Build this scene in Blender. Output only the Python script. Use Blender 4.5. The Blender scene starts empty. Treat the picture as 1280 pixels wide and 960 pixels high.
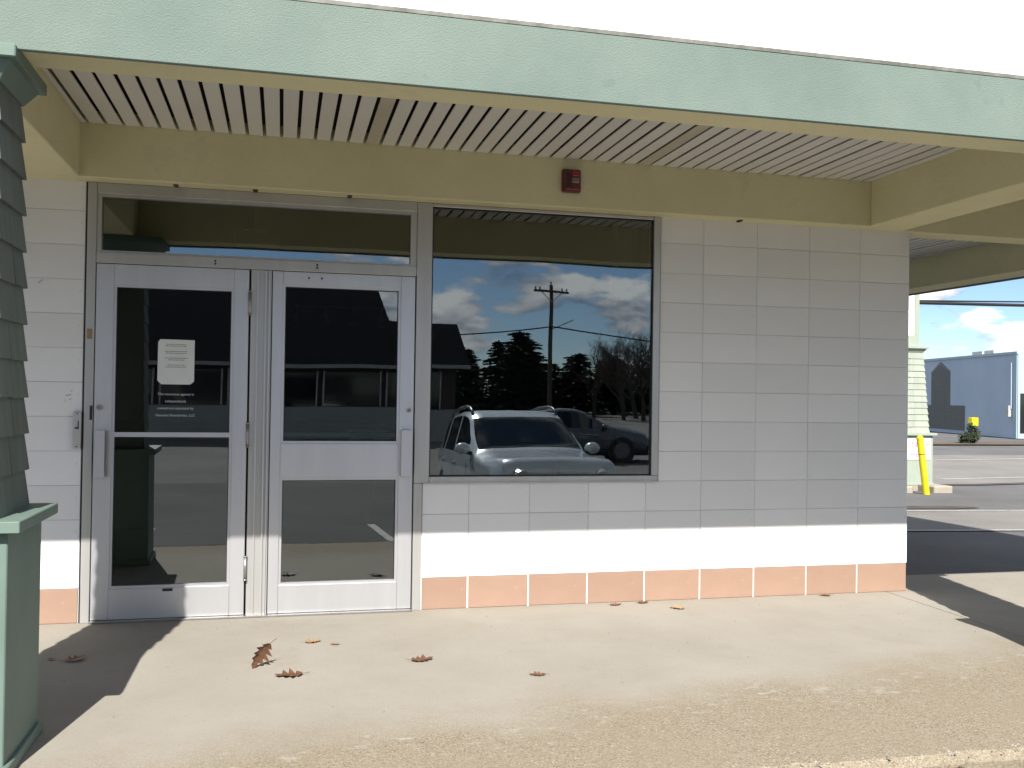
import bpy, bmesh, math, random
from mathutils import Vector, Matrix
R = math.radians
C = bpy.context.scene.collection
random.seed(7)

# ------------------------------------------------------------------ camera
sc = bpy.context.scene
cam_d = bpy.data.cameras.new('camera'); cam = bpy.data.objects.new('camera', cam_d); C.objects.link(cam)
cam_d.sensor_width = 36.0; cam_d.lens = 36.0 * 1190.46 / 1280; cam_d.clip_start = 0.05; cam_d.clip_end = 3000
yaw, pitch, roll = R(13.562), R(0.689), R(0.829)
fw = Vector((math.sin(yaw) * math.cos(pitch), math.cos(yaw) * math.cos(pitch), math.sin(pitch)))
rt = Vector((math.cos(yaw), -math.sin(yaw), 0)); up = rt.cross(fw)
r2 = math.cos(roll) * rt + math.sin(roll) * up; u2 = -math.sin(roll) * rt + math.cos(roll) * up
m = Matrix((r2, u2, -fw)).transposed().to_4x4(); m.translation = (-4.4405, -6.0765, 1.3807)
cam.matrix_world = m
sc.camera = cam

# ------------------------------------------------------------------ light
SUN = Vector((0.20, 1.0, -0.904)).normalized()          # direction the light travels
elev = math.asin(-SUN.z); rot = math.atan2(-SUN.x, -SUN.y)
sun_d = bpy.data.lights.new('sun', 'SUN'); sun_d.energy = 5.0; sun_d.angle = R(0.53); sun_d.color = (1.0, 0.955, 0.89)
sun = bpy.data.objects.new('sun', sun_d); C.objects.link(sun)
sun.rotation_euler = SUN.to_track_quat('-Z', 'Y').to_euler(); sun.location = (-10, -40, 40)
w = bpy.data.worlds.new('World'); sc.world = w; w.use_nodes = True
nt = w.node_tree; nt.nodes.clear()
def N(tree, typ, **kw):
    n = tree.nodes.new(typ)
    for k, v in kw.items():
        if k == 'inp':
            for a, b in v.items(): n.inputs[a].default_value = b
        else: setattr(n, k, v)
    return n
def build_world():
    L = nt.links.new
    sky = N(nt, 'ShaderNodeTexSky', sky_type='NISHITA', sun_disc=False, sun_elevation=elev, sun_rotation=rot % (2 * math.pi), air_density=0.75, dust_density=0.0, ozone_density=3.5)
    tc = N(nt, 'ShaderNodeTexCoord'); sp = N(nt, 'ShaderNodeSeparateXYZ'); L(tc.outputs['Generated'], sp.inputs[0])
    zz = N(nt, 'ShaderNodeMath', operation='MAXIMUM', inp={1: 0.0}); L(sp.outputs['Z'], zz.inputs[0])
    def dens(dz):
        mz = N(nt, 'ShaderNodeMath', operation='MULTIPLY_ADD', inp={1: 2.6, 2: 2.6 + dz}); L(zz.outputs[0], mz.inputs[0])
        cb = N(nt, 'ShaderNodeCombineXYZ'); L(sp.outputs['X'], cb.inputs[0]); L(sp.outputs['Y'], cb.inputs[1]); L(mz.outputs[0], cb.inputs[2])
        n1 = N(nt, 'ShaderNodeTexNoise', inp={'Scale': 6.6, 'Detail': 9.0, 'Roughness': 0.56, 'Distortion': 0.15}); L(cb.outputs[0], n1.inputs['Vector'])
        return n1.outputs['Fac']
    d0 = dens(0.0); d1 = dens(0.06)
    rp = N(nt, 'ShaderNodeValToRGB'); L(d0, rp.inputs[0])
    rp.color_ramp.elements[0].position = 0.475; rp.color_ramp.elements[0].color = (0, 0, 0, 1)
    rp.color_ramp.elements[1].position = 0.535; rp.color_ramp.elements[1].color = (1, 1, 1, 1)
    # clouds are bright where little cloud lies above them, grey underneath
    df = N(nt, 'ShaderNodeMath', operation='SUBTRACT'); L(d0, df.inputs[0]); L(d1, df.inputs[1])
    sh = N(nt, 'ShaderNodeValToRGB')
    mr = N(nt, 'ShaderNodeMapRange', inp={'From Min': -0.12, 'From Max': 0.14}); L(df.outputs[0], mr.inputs['Value']); L(mr.outputs[0], sh.inputs[0])
    sh.color_ramp.elements[0].position = 0.2; sh.color_ramp.elements[0].color = (2.8, 3.4, 4.6, 1)
    sh.color_ramp.elements[1].position = 0.85; sh.color_ramp.elements[1].color = (11.5, 11.5, 11.5, 1)
    mx = N(nt, 'ShaderNodeMix', data_type='RGBA'); L(rp.outputs['Color'], mx.inputs['Factor']); L(sky.outputs['Color'], mx.inputs['A']); L(sh.outputs['Color'], mx.inputs['B'])
    bg = N(nt, 'ShaderNodeBackground', inp={'Strength': 0.078}); L(mx.outputs['Result'], bg.inputs['Color'])
    out = N(nt, 'ShaderNodeOutputWorld'); L(bg.outputs[0], out.inputs['Surface'])
build_world()
vs = sc.view_settings; vs.view_transform = 'Standard'; vs.look = 'None'; vs.gamma = 1.0; vs.use_curve_mapping = False
vs.exposure = 0.86
sc.cycles.max_bounces = 8; sc.cycles.transparent_max_bounces = 16; sc.cycles.caustics_reflective = False

# ------------------------------------------------------------------ mesh helpers
class MB:
    def __init__(s): s.v = []; s.f = []; s.smooth = False
    def box(s, x0, x1, y0, y1, z0, z1):
        b = len(s.v)
        s.v += [(x0, y0, z0), (x1, y0, z0), (x1, y1, z0), (x0, y1, z0), (x0, y0, z1), (x1, y0, z1), (x1, y1, z1), (x0, y1, z1)]
        s.f += [tuple(b + i for i in q) for q in ((0, 3, 2, 1), (4, 5, 6, 7), (0, 1, 5, 4), (1, 2, 6, 5), (2, 3, 7, 6), (3, 0, 4, 7))]
        return s
    def hexa(s, pts):      # 8 points in box order
        b = len(s.v); s.v += [tuple(p) for p in pts]
        s.f += [tuple(b + i for i in q) for q in ((0, 3, 2, 1), (4, 5, 6, 7), (0, 1, 5, 4), (1, 2, 6, 5), (2, 3, 7, 6), (3, 0, 4, 7))]
        return s
    def frustum(s, cx, cy, hx0, hy0, z0, hx1, hy1, z1):
        return s.hexa([(cx - hx0, cy - hy0, z0), (cx + hx0, cy - hy0, z0), (cx + hx0, cy + hy0, z0), (cx - hx0, cy + hy0, z0),
                       (cx - hx1, cy - hy1, z1), (cx + hx1, cy - hy1, z1), (cx + hx1, cy + hy1, z1), (cx - hx1, cy + hy1, z1)])
    def poly(s, pts):
        b = len(s.v); s.v += [tuple(p) for p in pts]; s.f.append(tuple(range(b, b + len(pts)))); return s
    def prism(s, pts, d):  # extrude a polygon by vector d
        b = len(s.v); n = len(pts); d = Vector(d)
        s.v += [tuple(p) for p in pts] + [tuple(Vector(p) + d) for p in pts]
        s.f.append(tuple(range(b + n - 1, b - 1, -1))); s.f.append(tuple(range(b + n, b + 2 * n)))
        for i in range(n): s.f.append((b + i, b + (i + 1) % n, b + n + (i + 1) % n, b + n + i))
        return s
    def tube(s, pts, rad, n=8, cap=True):
        pts = [Vector(p) for p in pts]; b = len(s.v)
        if not isinstance(rad, (list, tuple)): rad = [rad] * len(pts)
        for i, p in enumerate(pts):
            t = (pts[min(i + 1, len(pts) - 1)] - pts[max(i - 1, 0)]).normalized()
            a = Vector((0, 0, 1)) if abs(t.z) < 0.9 else Vector((1, 0, 0))
            u = t.cross(a).normalized(); q = t.cross(u)
            for k in range(n):
                an = 2 * math.pi * k / n
                s.v.append(tuple(p + rad[i] * (math.cos(an) * u + math.sin(an) * q)))
        for i in range(len(pts) - 1):
            for k in range(n):
                s.f.append((b + i * n + k, b + i * n + (k + 1) % n, b + (i + 1) * n + (k + 1) % n, b + (i + 1) * n + k))
        if cap:
            s.f.append(tuple(b + k for k in range(n))); e = b + (len(pts) - 1) * n
            s.f.append(tuple(e + n - 1 - k for k in range(n)))
        return s
    def mesh(s, name, bevel=0, smooth=False):
        me = bpy.data.meshes.new(name); me.from_pydata(s.v, [], s.f)
        bm = bmesh.new(); bm.from_mesh(me)
        bmesh.ops.recalc_face_normals(bm, faces=bm.faces)
        if bevel: bmesh.ops.bevel(bm, geom=bm.edges[:], offset=bevel, segments=1, affect='EDGES', clamp_overlap=True)
        if smooth:
            for f in bm.faces: f.smooth = True
        bm.to_mesh(me); bm.free(); return me
def obj(name, me, mat=None, parent=None, bevel=0, smooth=False):
    if isinstance(me, MB): me = me.mesh(name, bevel, smooth)
    if mat is not None and not me.materials: me.materials.append(mat)
    o = bpy.data.objects.new(name, me); C.objects.link(o)
    if parent is not None: o.parent = parent; o.matrix_parent_inverse = Matrix.Translation(-parent_loc(parent))
    return o
def parent_loc(p):
    return Vector(p['_base']) if p.get('_base') else Vector((0, 0, 0))
def thing(name, label, cat, loc=(0, 0, 0), group=None):
    o = bpy.data.objects.new(name, None); C.objects.link(o); o.empty_display_size = 0.2
    o.location = loc; o['_base'] = tuple(loc)
    tag(o, label, cat, group); return o
def tag(o, label, cat, group=None):
    o['label'] = label; o['category'] = cat
    if group: o['group'] = group
    return o
def struct(o): o['kind'] = 'structure'; return o
def stuff(o): o['kind'] = 'stuff'; return o
def copy_tree(o, parent=None):
    c = o.copy(); C.objects.link(c)
    if parent is not None: c.parent = parent
    for ch in list(o.children): copy_tree(ch, c)
    return c
def text_mesh(body, size, align='CENTER', extrude=0.0006, spacing=1.0):
    cu = bpy.data.curves.new('lettering', 'FONT'); cu.body = body; cu.size = size; cu.align_x = align; cu.extrude = extrude; cu.space_character = spacing
    t = bpy.data.objects.new('lettering', cu); C.objects.link(t)
    bpy.context.view_layer.update()
    me = bpy.data.meshes.new_from_object(t.evaluated_get(bpy.context.evaluated_depsgraph_get()))
    bpy.data.objects.remove(t); bpy.data.curves.remove(cu); me.name = 'lettering'
    return me

# ------------------------------------------------------------------ materials
def mat(name, col, rough=0.6, metal=0.0, spec=0.5):
    m = bpy.data.materials.new(name); m.use_nodes = True
    b = m.node_tree.nodes['Principled BSDF']
    b.inputs['Base Color'].default_value = (*col, 1); b.inputs['Roughness'].default_value = rough
    b.inputs['Metallic'].default_value = metal; b.inputs['Specular IOR Level'].default_value = spec
    return m, m.node_tree, b
def noisy(name, c0, c1, scale=3.0, rough=0.7, bump=0.0, bscale=120, bdist=0.002, metal=0.0, detail=6, spec=0.4, stretch=None, speck=None, rnd=0.0):
    m, t, b = mat(name, c0, rough, metal, spec); L = t.links.new
    tc = N(t, 'ShaderNodeTexCoord'); src = tc.outputs['Object']
    if stretch:
        mp = N(t, 'ShaderNodeMapping'); mp.inputs['Scale'].default_value = stretch; L(src, mp.inputs[0]); src2 = mp.outputs[0]
    else: src2 = src
    n = N(t, 'ShaderNodeTexNoise', inp={'Scale': scale, 'Detail': detail, 'Roughness': 0.62}); L(src2, n.inputs['Vector'])
    r = N(t, 'ShaderNodeValToRGB'); L(n.outputs['Fac'], r.inputs[0])
    r.color_ramp.elements[0].position = 0.32; r.color_ramp.elements[0].color = (*c0, 1)
    r.color_ramp.elements[1].position = 0.70; r.color_ramp.elements[1].color = (*c1, 1)
    col = r.outputs[0]
    if speck:
        n3 = N(t, 'ShaderNodeTexNoise', inp={'Scale': speck[0], 'Detail': 3.0, 'Roughness': 0.7}); L(src, n3.inputs['Vector'])
        r3 = N(t, 'ShaderNodeValToRGB'); L(n3.outputs['Fac'], r3.inputs[0])
        r3.color_ramp.elements[0].position = speck[1]; r3.color_ramp.elements[0].color = (0, 0, 0, 1)
        r3.color_ramp.elements[1].position = speck[1] + 0.05; r3.color_ramp.elements[1].color = (speck[3],) * 3 + (1,)
        mx = N(t, 'ShaderNodeMix', data_type='RGBA'); L(r3.outputs[0], mx.inputs['Factor']); L(col, mx.inputs['A']); mx.inputs['B'].default_value = (*speck[2], 1)
        col = mx.outputs['Result']
    if rnd:
        oi = N(t, 'ShaderNodeObjectInfo'); mr = N(t, 'ShaderNodeMapRange', inp={'To Min': 1 - rnd, 'To Max': 1 + rnd}); L(oi.outputs['Random'], mr.inputs['Value'])
        hs = N(t, 'ShaderNodeHueSaturation'); L(mr.outputs[0], hs.inputs['Value']); L(col, hs.inputs['Color']); col = hs.outputs[0]
    L(col, b.inputs['Base Color'])
    if bump:
        n2 = N(t, 'ShaderNodeTexNoise', inp={'Scale': bscale, 'Detail': 4.0, 'Roughness': 0.6}); L(src, n2.inputs['Vector'])
        bp = N(t, 'ShaderNodeBump', inp={'Strength': bump, 'Distance': bdist}); L(n2.outputs['Fac'], bp.inputs['Height']); L(bp.outputs[0], b.inputs['Normal'])
    return m
M = {}
M['block'] = noisy('painted_block', (0.755, 0.752, 0.75), (0.805, 0.802, 0.80), 2.2, 0.55, 0.35, 260, 0.0015, spec=0.35, speck=(9.0, 0.70, (0.66, 0.635, 0.60), 0.5), rnd=0.04)
M['salmon'] = noisy('painted_salmon_block', (0.29, 0.19, 0.138), (0.335, 0.222, 0.165), 3.0, 0.6, 0.35, 220, 0.0015, spec=0.3, speck=(14.0, 0.68, (0.42, 0.29, 0.22), 0.5), rnd=0.05)
M['mortar'] = noisy('painted_mortar', (0.66, 0.64, 0.62), (0.77, 0.75, 0.73), 6, 0.8, 0.3, 200)
M['stucco_green'] = noisy('green_stucco', (0.148, 0.192, 0.166), (0.190, 0.238, 0.206), 1.6, 0.85, 0.9, 150, 0.0045, spec=0.2, detail=9, speck=(5.0, 0.66, (0.135, 0.18, 0.16), 0.5))
M['stucco_cream'] = noisy('cream_stucco', (0.67, 0.63, 0.395), (0.75, 0.705, 0.455), 1.5, 0.85, 1.0, 130, 0.005, spec=0.2, detail=9, speck=(3.0, 0.62, (0.55, 0.50, 0.33), 0.2))
M['stucco_white'] = noisy('white_stucco', (0.74, 0.74, 0.72), (0.80, 0.80, 0.78), 2, 0.85, 0.6, 90, 0.004, spec=0.2)
M['slat'] = noisy('soffit_slat_paint', (0.60, 0.588, 0.55), (0.665, 0.652, 0.612), 1.2, 0.5, 0.15, 60, rnd=0.03)
M['slat_tan'] = noisy('soffit_slat_tan_paint', (0.42, 0.385, 0.30), (0.50, 0.46, 0.37), 1.6, 0.6)
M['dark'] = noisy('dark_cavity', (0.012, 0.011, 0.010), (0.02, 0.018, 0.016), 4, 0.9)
M['alu'] = noisy('anodised_aluminium', (0.46, 0.455, 0.44), (0.54, 0.535, 0.52), 1.2, 0.42, 0.12, 300, 0.0004, metal=0.65, stretch=(6, 6, 0.5), speck=(30, 0.72, (0.34, 0.33, 0.31), 0.5))
M['alu_light'] = noisy('painted_door_aluminium', (0.56, 0.565, 0.585), (0.62, 0.625, 0.645), 1.2, 0.42, 0.1, 300, 0.0004, metal=0.8, stretch=(5, 5, 0.6), speck=(22, 0.73, (0.42, 0.41, 0.40), 0.5))
M['gasket'] = mat('black_rubber_gasket', (0.018, 0.018, 0.02), 0.7)[0]
M['steel'] = noisy('dull_steel', (0.30, 0.29, 0.28), (0.40, 0.39, 0.38), 12, 0.35, 0.1, 200, metal=0.8)
M['drip'] = noisy('drip_edge_metal', (0.10, 0.10, 0.085), (0.22, 0.22, 0.19), 14, 0.6, 0.3, 90)
M['shingle'] = noisy('green_shingle_paint', (0.115, 0.135, 0.118), (0.15, 0.172, 0.15), 2.0, 0.75, 0.5, 60, 0.002, stretch=(9, 9, 0.8), spec=0.25, rnd=0.08)
M['trim_green'] = noisy('green_trim_paint', (0.125, 0.178, 0.148), (0.155, 0.212, 0.18), 2.5, 0.55, 0.2, 60, spec=0.3)
M['shingle_pale'] = noisy('pale_green_shingle_paint', (0.29, 0.32, 0.265), (0.34, 0.37, 0.31), 2.0, 0.75, 0.4, 60, 0.002, stretch=(9, 9, 0.8), spec=0.25, rnd=0.06)
M['trim_pale'] = noisy('pale_green_trim_paint', (0.28, 0.325, 0.265), (0.32, 0.365, 0.30), 2.5, 0.6)
M['red'] = noisy('red_plastic', (0.11, 0.022, 0.025), (0.15, 0.03, 0.033), 20, 0.45)
M['red_lens'] = mat('red_lens_plastic', (0.26, 0.02, 0.024), 0.25)[0]
M['white_lens'] = mat('clear_strobe_lens', (0.20, 0.15, 0.16), 0.2)[0]
M['grille'] = mat('dark_horn_grille', (0.035, 0.03, 0.032), 0.6)[0]
M['paper'] = noisy('paper', (0.66, 0.68, 0.66), (0.72, 0.74, 0.72), 10, 0.8)
M['ink'] = mat('grey_print', (0.12, 0.12, 0.13), 0.8)[0]
M['white_vinyl'] = mat('white_vinyl', (0.55, 0.58, 0.60), 0.6)[0]
M['red_ink'] = mat('red_print', (0.55, 0.16, 0.2), 0.7)[0]
M['sign_white'] = noisy('sign_white', (0.72, 0.70, 0.71), (0.78, 0.76, 0.77), 8, 0.6)
M['yellow'] = noisy('yellow_paint', (0.50, 0.44, 0.01), (0.58, 0.51, 0.015), 5, 0.5, speck=(20, 0.72, (0.45, 0.35, 0.05), 0.6))
M['leaf'] = noisy('dry_oak_leaf', (0.12, 0.055, 0.028), (0.22, 0.11, 0.06), 30, 0.6, 0.4, 120, 0.001, rnd=0.35)
M['leaf_tan'] = noisy('dry_tan_leaf', (0.22, 0.13, 0.065), (0.34, 0.21, 0.11), 30, 0.65, 0.4, 120, 0.001, rnd=0.3)
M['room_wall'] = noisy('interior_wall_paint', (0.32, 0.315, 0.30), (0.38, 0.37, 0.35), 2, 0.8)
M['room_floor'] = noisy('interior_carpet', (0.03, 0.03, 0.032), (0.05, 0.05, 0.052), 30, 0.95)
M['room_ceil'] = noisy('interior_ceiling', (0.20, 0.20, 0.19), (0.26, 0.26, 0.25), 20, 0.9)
M['cream_box'] = mat('cream_plastic', (0.62, 0.58, 0.36), 0.5)[0]
M['wood'] = noisy('dark_wood', (0.06, 0.035, 0.02), (0.10, 0.06, 0.035), 3, 0.5, stretch=(1, 1, 12))
M['roofing'] = noisy('dark_shingle_roof', (0.012, 0.012, 0.014), (0.028, 0.027, 0.028), 6, 0.9, 0.5, 30, 0.01)
M['brickwall'] = noisy('brown_store_wall', (0.05, 0.035, 0.028), (0.085, 0.06, 0.05), 8, 0.85)
M['pale_wall'] = noisy('pale_store_wall', (0.30, 0.31, 0.29), (0.36, 0.37, 0.35), 3, 0.8)
M['blue_wall'] = noisy('pale_blue_wall', (0.34, 0.42, 0.52), (0.39, 0.47, 0.57), 0.5, 0.75, speck=(1.6, 0.70, (0.28, 0.35, 0.44), 0.5))
M['blue_trim'] = noisy('pale_blue_trim', (0.30, 0.40, 0.46), (0.35, 0.45, 0.51), 1, 0.6)
M['blue_white'] = noisy('pale_sunlit_wall_paint', (0.33, 0.40, 0.48), (0.37, 0.44, 0.52), 1, 0.7)
M['tile_dark'] = noisy('dark_green_tile', (0.045, 0.055, 0.05), (0.085, 0.095, 0.085), 9, 0.5, rnd=0.25)
M['grout'] = mat('tile_grout', (0.16, 0.18, 0.19), 0.9)[0]
M['line_white'] = noisy('worn_white_road_paint', (0.34, 0.34, 0.33), (0.52, 0.51, 0.50), 9, 0.8, speck=(25, 0.56, (0.19, 0.185, 0.18), 0.85))
M['bark'] = noisy('bark', (0.045, 0.036, 0.028), (0.085, 0.07, 0.055), 5, 0.95, stretch=(4, 4, 0.7))
M['pole_wood'] = noisy('weathered_pole_wood', (0.06, 0.045, 0.035), (0.10, 0.08, 0.06), 4, 0.9, stretch=(8, 8, 0.5))
M['needles'] = noisy('conifer_needles', (0.016, 0.028, 0.014), (0.042, 0.060, 0.028), 1.5, 0.8, rnd=0.2)
M['twig'] = noisy('bare_twigs', (0.06, 0.048, 0.038), (0.10, 0.08, 0.065), 2, 0.95)
M['shrub_leaf'] = noisy('shrub_leaves', (0.012, 0.022, 0.012), (0.04, 0.055, 0.02), 6, 0.8)
M['cable'] = mat('black_cable', (0.012, 0.012, 0.013), 0.7)[0]
M['car_silver'] = mat('silver_blue_car_paint', (0.64, 0.70, 0.74), 0.28, 0.25)[0]; M['car_silver'].node_tree.nodes['Principled BSDF'].inputs['Coat Weight'].default_value = 1.0
M['car_grey'] = mat('grey_car_paint', (0.065, 0.075, 0.09), 0.35, 0.4)[0]; M['car_grey'].node_tree.nodes['Principled BSDF'].inputs['Coat Weight'].default_value = 1.0
M['car_red'] = mat('dark_red_car_paint', (0.18, 0.01, 0.02), 0.3, 0.3)[0]
M['car_glass'] = mat('dark_car_glass', (0.010, 0.013, 0.015), 0.06, 0.0, 0.6)[0]
M['tyre'] = mat('tyre_rubber', (0.02, 0.02, 0.02), 0.85)[0]
M['rim'] = mat('alloy_rim', (0.13, 0.13, 0.135), 0.35, 0.8)[0]
M['lamp_glass'] = mat('headlight_lens', (0.6, 0.62, 0.65), 0.1, 0.2)[0]
M['unit'] = noisy('rooftop_unit_metal', (0.35, 0.35, 0.33), (0.5, 0.5, 0.48), 3, 0.6)

def glass_mat(name, ior, tint):
    m = bpy.data.materials.new(name); m.use_nodes = True; t = m.node_tree; t.nodes.clear(); L = t.links.new
    fr = N(t, 'ShaderNodeFresnel', inp={'IOR': ior}); tr = N(t, 'ShaderNodeBsdfTransparent'); tr.inputs[0].default_value = (*tint, 1)
    gl = N(t, 'ShaderNodeBsdfGlossy', inp={'Roughness': 0.0}); gl.inputs[0].default_value = (0.93, 0.97, 1.0, 1)
    # gentle waviness of float glass
    tc = N(t, 'ShaderNodeTexCoord'); n = N(t, 'ShaderNodeTexNoise', inp={'Scale': 1.6, 'Detail': 0.0}); L(tc.outputs['Object'], n.inputs['Vector'])
    bp = N(t, 'ShaderNodeBump', inp={'Strength': 0.10, 'Distance': 0.012}); L(n.outputs['Fac'], bp.inputs['Height']); L(bp.outputs[0], gl.inputs['Normal'])
    mx = N(t, 'ShaderNodeMixShader'); L(fr.outputs[0], mx.inputs[0]); L(tr.outputs[0], mx.inputs[1]); L(gl.outputs[0], mx.inputs[2])
    o = N(t, 'ShaderNodeOutputMaterial'); L(mx.outputs[0], o.inputs[0]); return m
M['glass'] = glass_mat('tinted_plate_glass', 2.22, (0.55, 0.60, 0.58))

def concrete_mat():
    m, t, b = mat('weathered_concrete', (0.4, 0.37, 0.31), 0.85, 0, 0.25); L = t.links.new
    tc = N(t, 'ShaderNodeTexCoord'); P = tc.outputs['Object']
    def noise(s, d=5, ro=0.6): n = N(t, 'ShaderNodeTexNoise', inp={'Scale': s, 'Detail': d, 'Roughness': ro}); L(P, n.inputs['Vector']); return n.outputs['Fac']
    def ramp(src, a, b_, ca, cb):
        r = N(t, 'ShaderNodeValToRGB'); L(src, r.inputs[0]); e = r.color_ramp.elements
        e[0].position = a; e[0].color = (*ca, 1); e[1].position = b_; e[1].color = (*cb, 1); return r.outputs[0]
    def mixc(f, a, b_):
        x = N(t, 'ShaderNodeMix', data_type='RGBA'); 
        if isinstance(f, float): x.inputs['Factor'].default_value = f
        else: L(f, x.inputs['Factor'])
        L(a, x.inputs['A']); 
        if isinstance(b_, tuple): x.inputs['B'].default_value = (*b_, 1)
        else: L(b_, x.inputs['B'])
        return x.outputs['Result']
    smooth = ramp(noise(1.1, 8, 0.65), 0.33, 0.68, (0.278, 0.255, 0.215), (0.330, 0.306, 0.265))
    smooth = mixc(ramp(noise(2.6, 6, 0.7), 0.56, 0.72, (0, 0, 0), (0.45,) * 3), smooth, (0.255, 0.225, 0.178))
    smooth = mixc(ramp(noise(70, 2), 0.63, 0.68, (0, 0, 0), (0.5,) * 3), smooth, (0.19, 0.17, 0.14))
    smooth = mixc(ramp(noise(170, 2), 0.57, 0.66, (0, 0, 0), (0.35,) * 3), smooth, (0.40, 0.37, 0.32))
    vor = N(t, 'ShaderNodeTexVoronoi', inp={'Scale': 185.0, 'Randomness': 1.0}); L(P, vor.inputs['Vector'])
    sp = N(t, 'ShaderNodeSeparateColor'); L(vor.outputs['Color'], sp.inputs[0])
    agg = N(t, 'ShaderNodeValToRGB'); L(sp.outputs[0], agg.inputs[0]); cr = agg.color_ramp
    cols = [(0.0, (0.12, 0.098, 0.07)), (0.2, (0.225, 0.188, 0.135)), (0.5, (0.255, 0.213, 0.153)), (0.85, (0.285, 0.243, 0.18)), (0.95, (0.36, 0.33, 0.275))]
    cr.elements[0].position, cr.elements[0].color = cols[0][0], (*cols[0][1], 1); cr.elements[1].position, cr.elements[1].color = cols[-1][0], (*cols[-1][1], 1)
    for p, c in cols[1:-1]: e = cr.elements.new(p); e.color = (*c, 1)
    aggc = mixc(ramp(noise(1.8, 6), 0.35, 0.7, (0, 0, 0), (0.6,) * 3), agg.outputs[0], (0.25, 0.21, 0.152))
    # wear: the trowelled skin has gone along the outer edge of the walk
    sx = N(t, 'ShaderNodeSeparateXYZ'); L(P, sx.inputs[0])
    a1 = N(t, 'ShaderNodeMath', operation='MULTIPLY_ADD', inp={1: 1.1, 2: -0.55}); L(noise(1.5, 9, 0.72), a1.inputs[0])
    a2 = N(t, 'ShaderNodeMath', operation='MULTIPLY_ADD', inp={1: -0.16, 2: 0.0}); L(sx.outputs['X'], a2.inputs[0])   # wear line runs slightly askew
    s1 = N(t, 'ShaderNodeMath', operation='ADD'); L(sx.outputs['Y'], s1.inputs[0]); L(a1.outputs[0], s1.inputs[1])
    s2 = N(t, 'ShaderNodeMath', operation='ADD'); L(s1.outputs[0], s2.inputs[0]); L(a2.outputs[0], s2.inputs[1])
    fz = N(t, 'ShaderNodeMapRange', inp={'From Min': -1.25, 'From Max': -1.75, 'To Min': 0.0, 'To Max': 1.0}); L(s2.outputs[0], fz.inputs['Value'])
    # bleached flakes where the skin breaks up
    fl = N(t, 'ShaderNodeMapRange', inp={'From Min': -1.70, 'From Max': -1.45, 'To Min': 0.0, 'To Max': 1.0}); L(s2.outputs[0], fl.inputs['Value'])
    fl2 = N(t, 'ShaderNodeMapRange', inp={'From Min': -1.95, 'From Max': -1.70, 'To Min': 1.0, 'To Max': 0.0}); L(s2.outputs[0], fl2.inputs['Value'])
    mp = N(t, 'ShaderNodeMapping'); mp.inputs['Scale'].default_value = (1, 2.2, 1); L(P, mp.inputs[0])
    nf = N(t, 'ShaderNodeTexNoise', inp={'Scale': 7.0, 'Detail': 8.0, 'Roughness': 0.7}); L(mp.outputs[0], nf.inputs['Vector'])
    flk = ramp(nf.outputs['Fac'], 0.56, 0.64, (0, 0, 0), (0.85,) * 3)
    band = N(t, 'ShaderNodeMath', operation='SUBTRACT', inp={0: 1.0}); L(fl.outputs[0], band.inputs[1])
    band2 = N(t, 'ShaderNodeMath', operation='SUBTRACT', inp={0: 1.0}); L(fl2.outputs[0], band2.inputs[1])
    bm1 = N(t, 'ShaderNodeMath', operation='MULTIPLY'); L(band.outputs[0], bm1.inputs[0]); L(band2.outputs[0], bm1.inputs[1])
    bm2 = N(t, 'ShaderNodeMath', operation='MULTIPLY'); L(bm1.outputs[0], bm2.inputs[0]); L(flk, bm2.inputs[1])
    col = mixc(fz.outputs[0], smooth, aggc)
    col = mixc(bm2.outputs[0], col, (0.38, 0.355, 0.305))
    L(col, b.inputs['Base Color'])
    h = N(t, 'ShaderNodeMath', operation='MULTIPLY'); L(vor.outputs['Distance'], h.inputs[0]); L(fz.outputs[0], h.inputs[1])
    h2 = N(t, 'ShaderNodeMath', operation='MULTIPLY_ADD', inp={1: -1.0}); L(h.outputs[0], h2.inputs[0]); L(noise(160, 3), h2.inputs[2])
    bp = N(t, 'ShaderNodeBump', inp={'Strength': 0.35, 'Distance': 0.004}); L(h2.outputs[0], bp.inputs['Height']); L(bp.outputs[0], b.inputs['Normal'])
    return m
M['concrete'] = concrete_mat()
M['curb_rubble'] = noisy('broken_aggregate', (0.24, 0.21, 0.17), (0.44, 0.40, 0.33), 40, 0.9, rnd=0.3)
M['asphalt'] = noisy('aged_asphalt', (0.10, 0.098, 0.096), (0.155, 0.151, 0.147), 0.35, 0.9, 0.6, 90, 0.004, detail=9, spec=0.25, speck=(60, 0.62, (0.28, 0.27, 0.255), 0.6))
M['asphalt_pale'] = noisy('bleached_asphalt', (0.175, 0.165, 0.152), (0.235, 0.222, 0.205), 0.6, 0.9, 0.6, 90, 0.004, detail=9, spec=0.25, speck=(45, 0.62, (0.35, 0.33, 0.30), 0.6))
M['asphalt_seal'] = noisy('sealed_asphalt', (0.062, 0.062, 0.062), (0.10, 0.099, 0.097), 0.5, 0.9, 0.6, 90, 0.004, detail=9, spec=0.25, speck=(60, 0.62, (0.17, 0.165, 0.16), 0.6))
M['patch'] = noisy('dark_oil_stain', (0.05, 0.042, 0.036), (0.09, 0.08, 0.07), 4, 0.8)
M['dirt'] = noisy('dirt_and_mulch', (0.09, 0.06, 0.038), (0.17, 0.125, 0.085), 6, 0.95, 0.8, 30, 0.02)
M['concrete_plain'] = noisy('pale_cast_concrete', (0.30, 0.265, 0.215), (0.36, 0.32, 0.265), 3, 0.85, 0.5, 60, 0.003)

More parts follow.
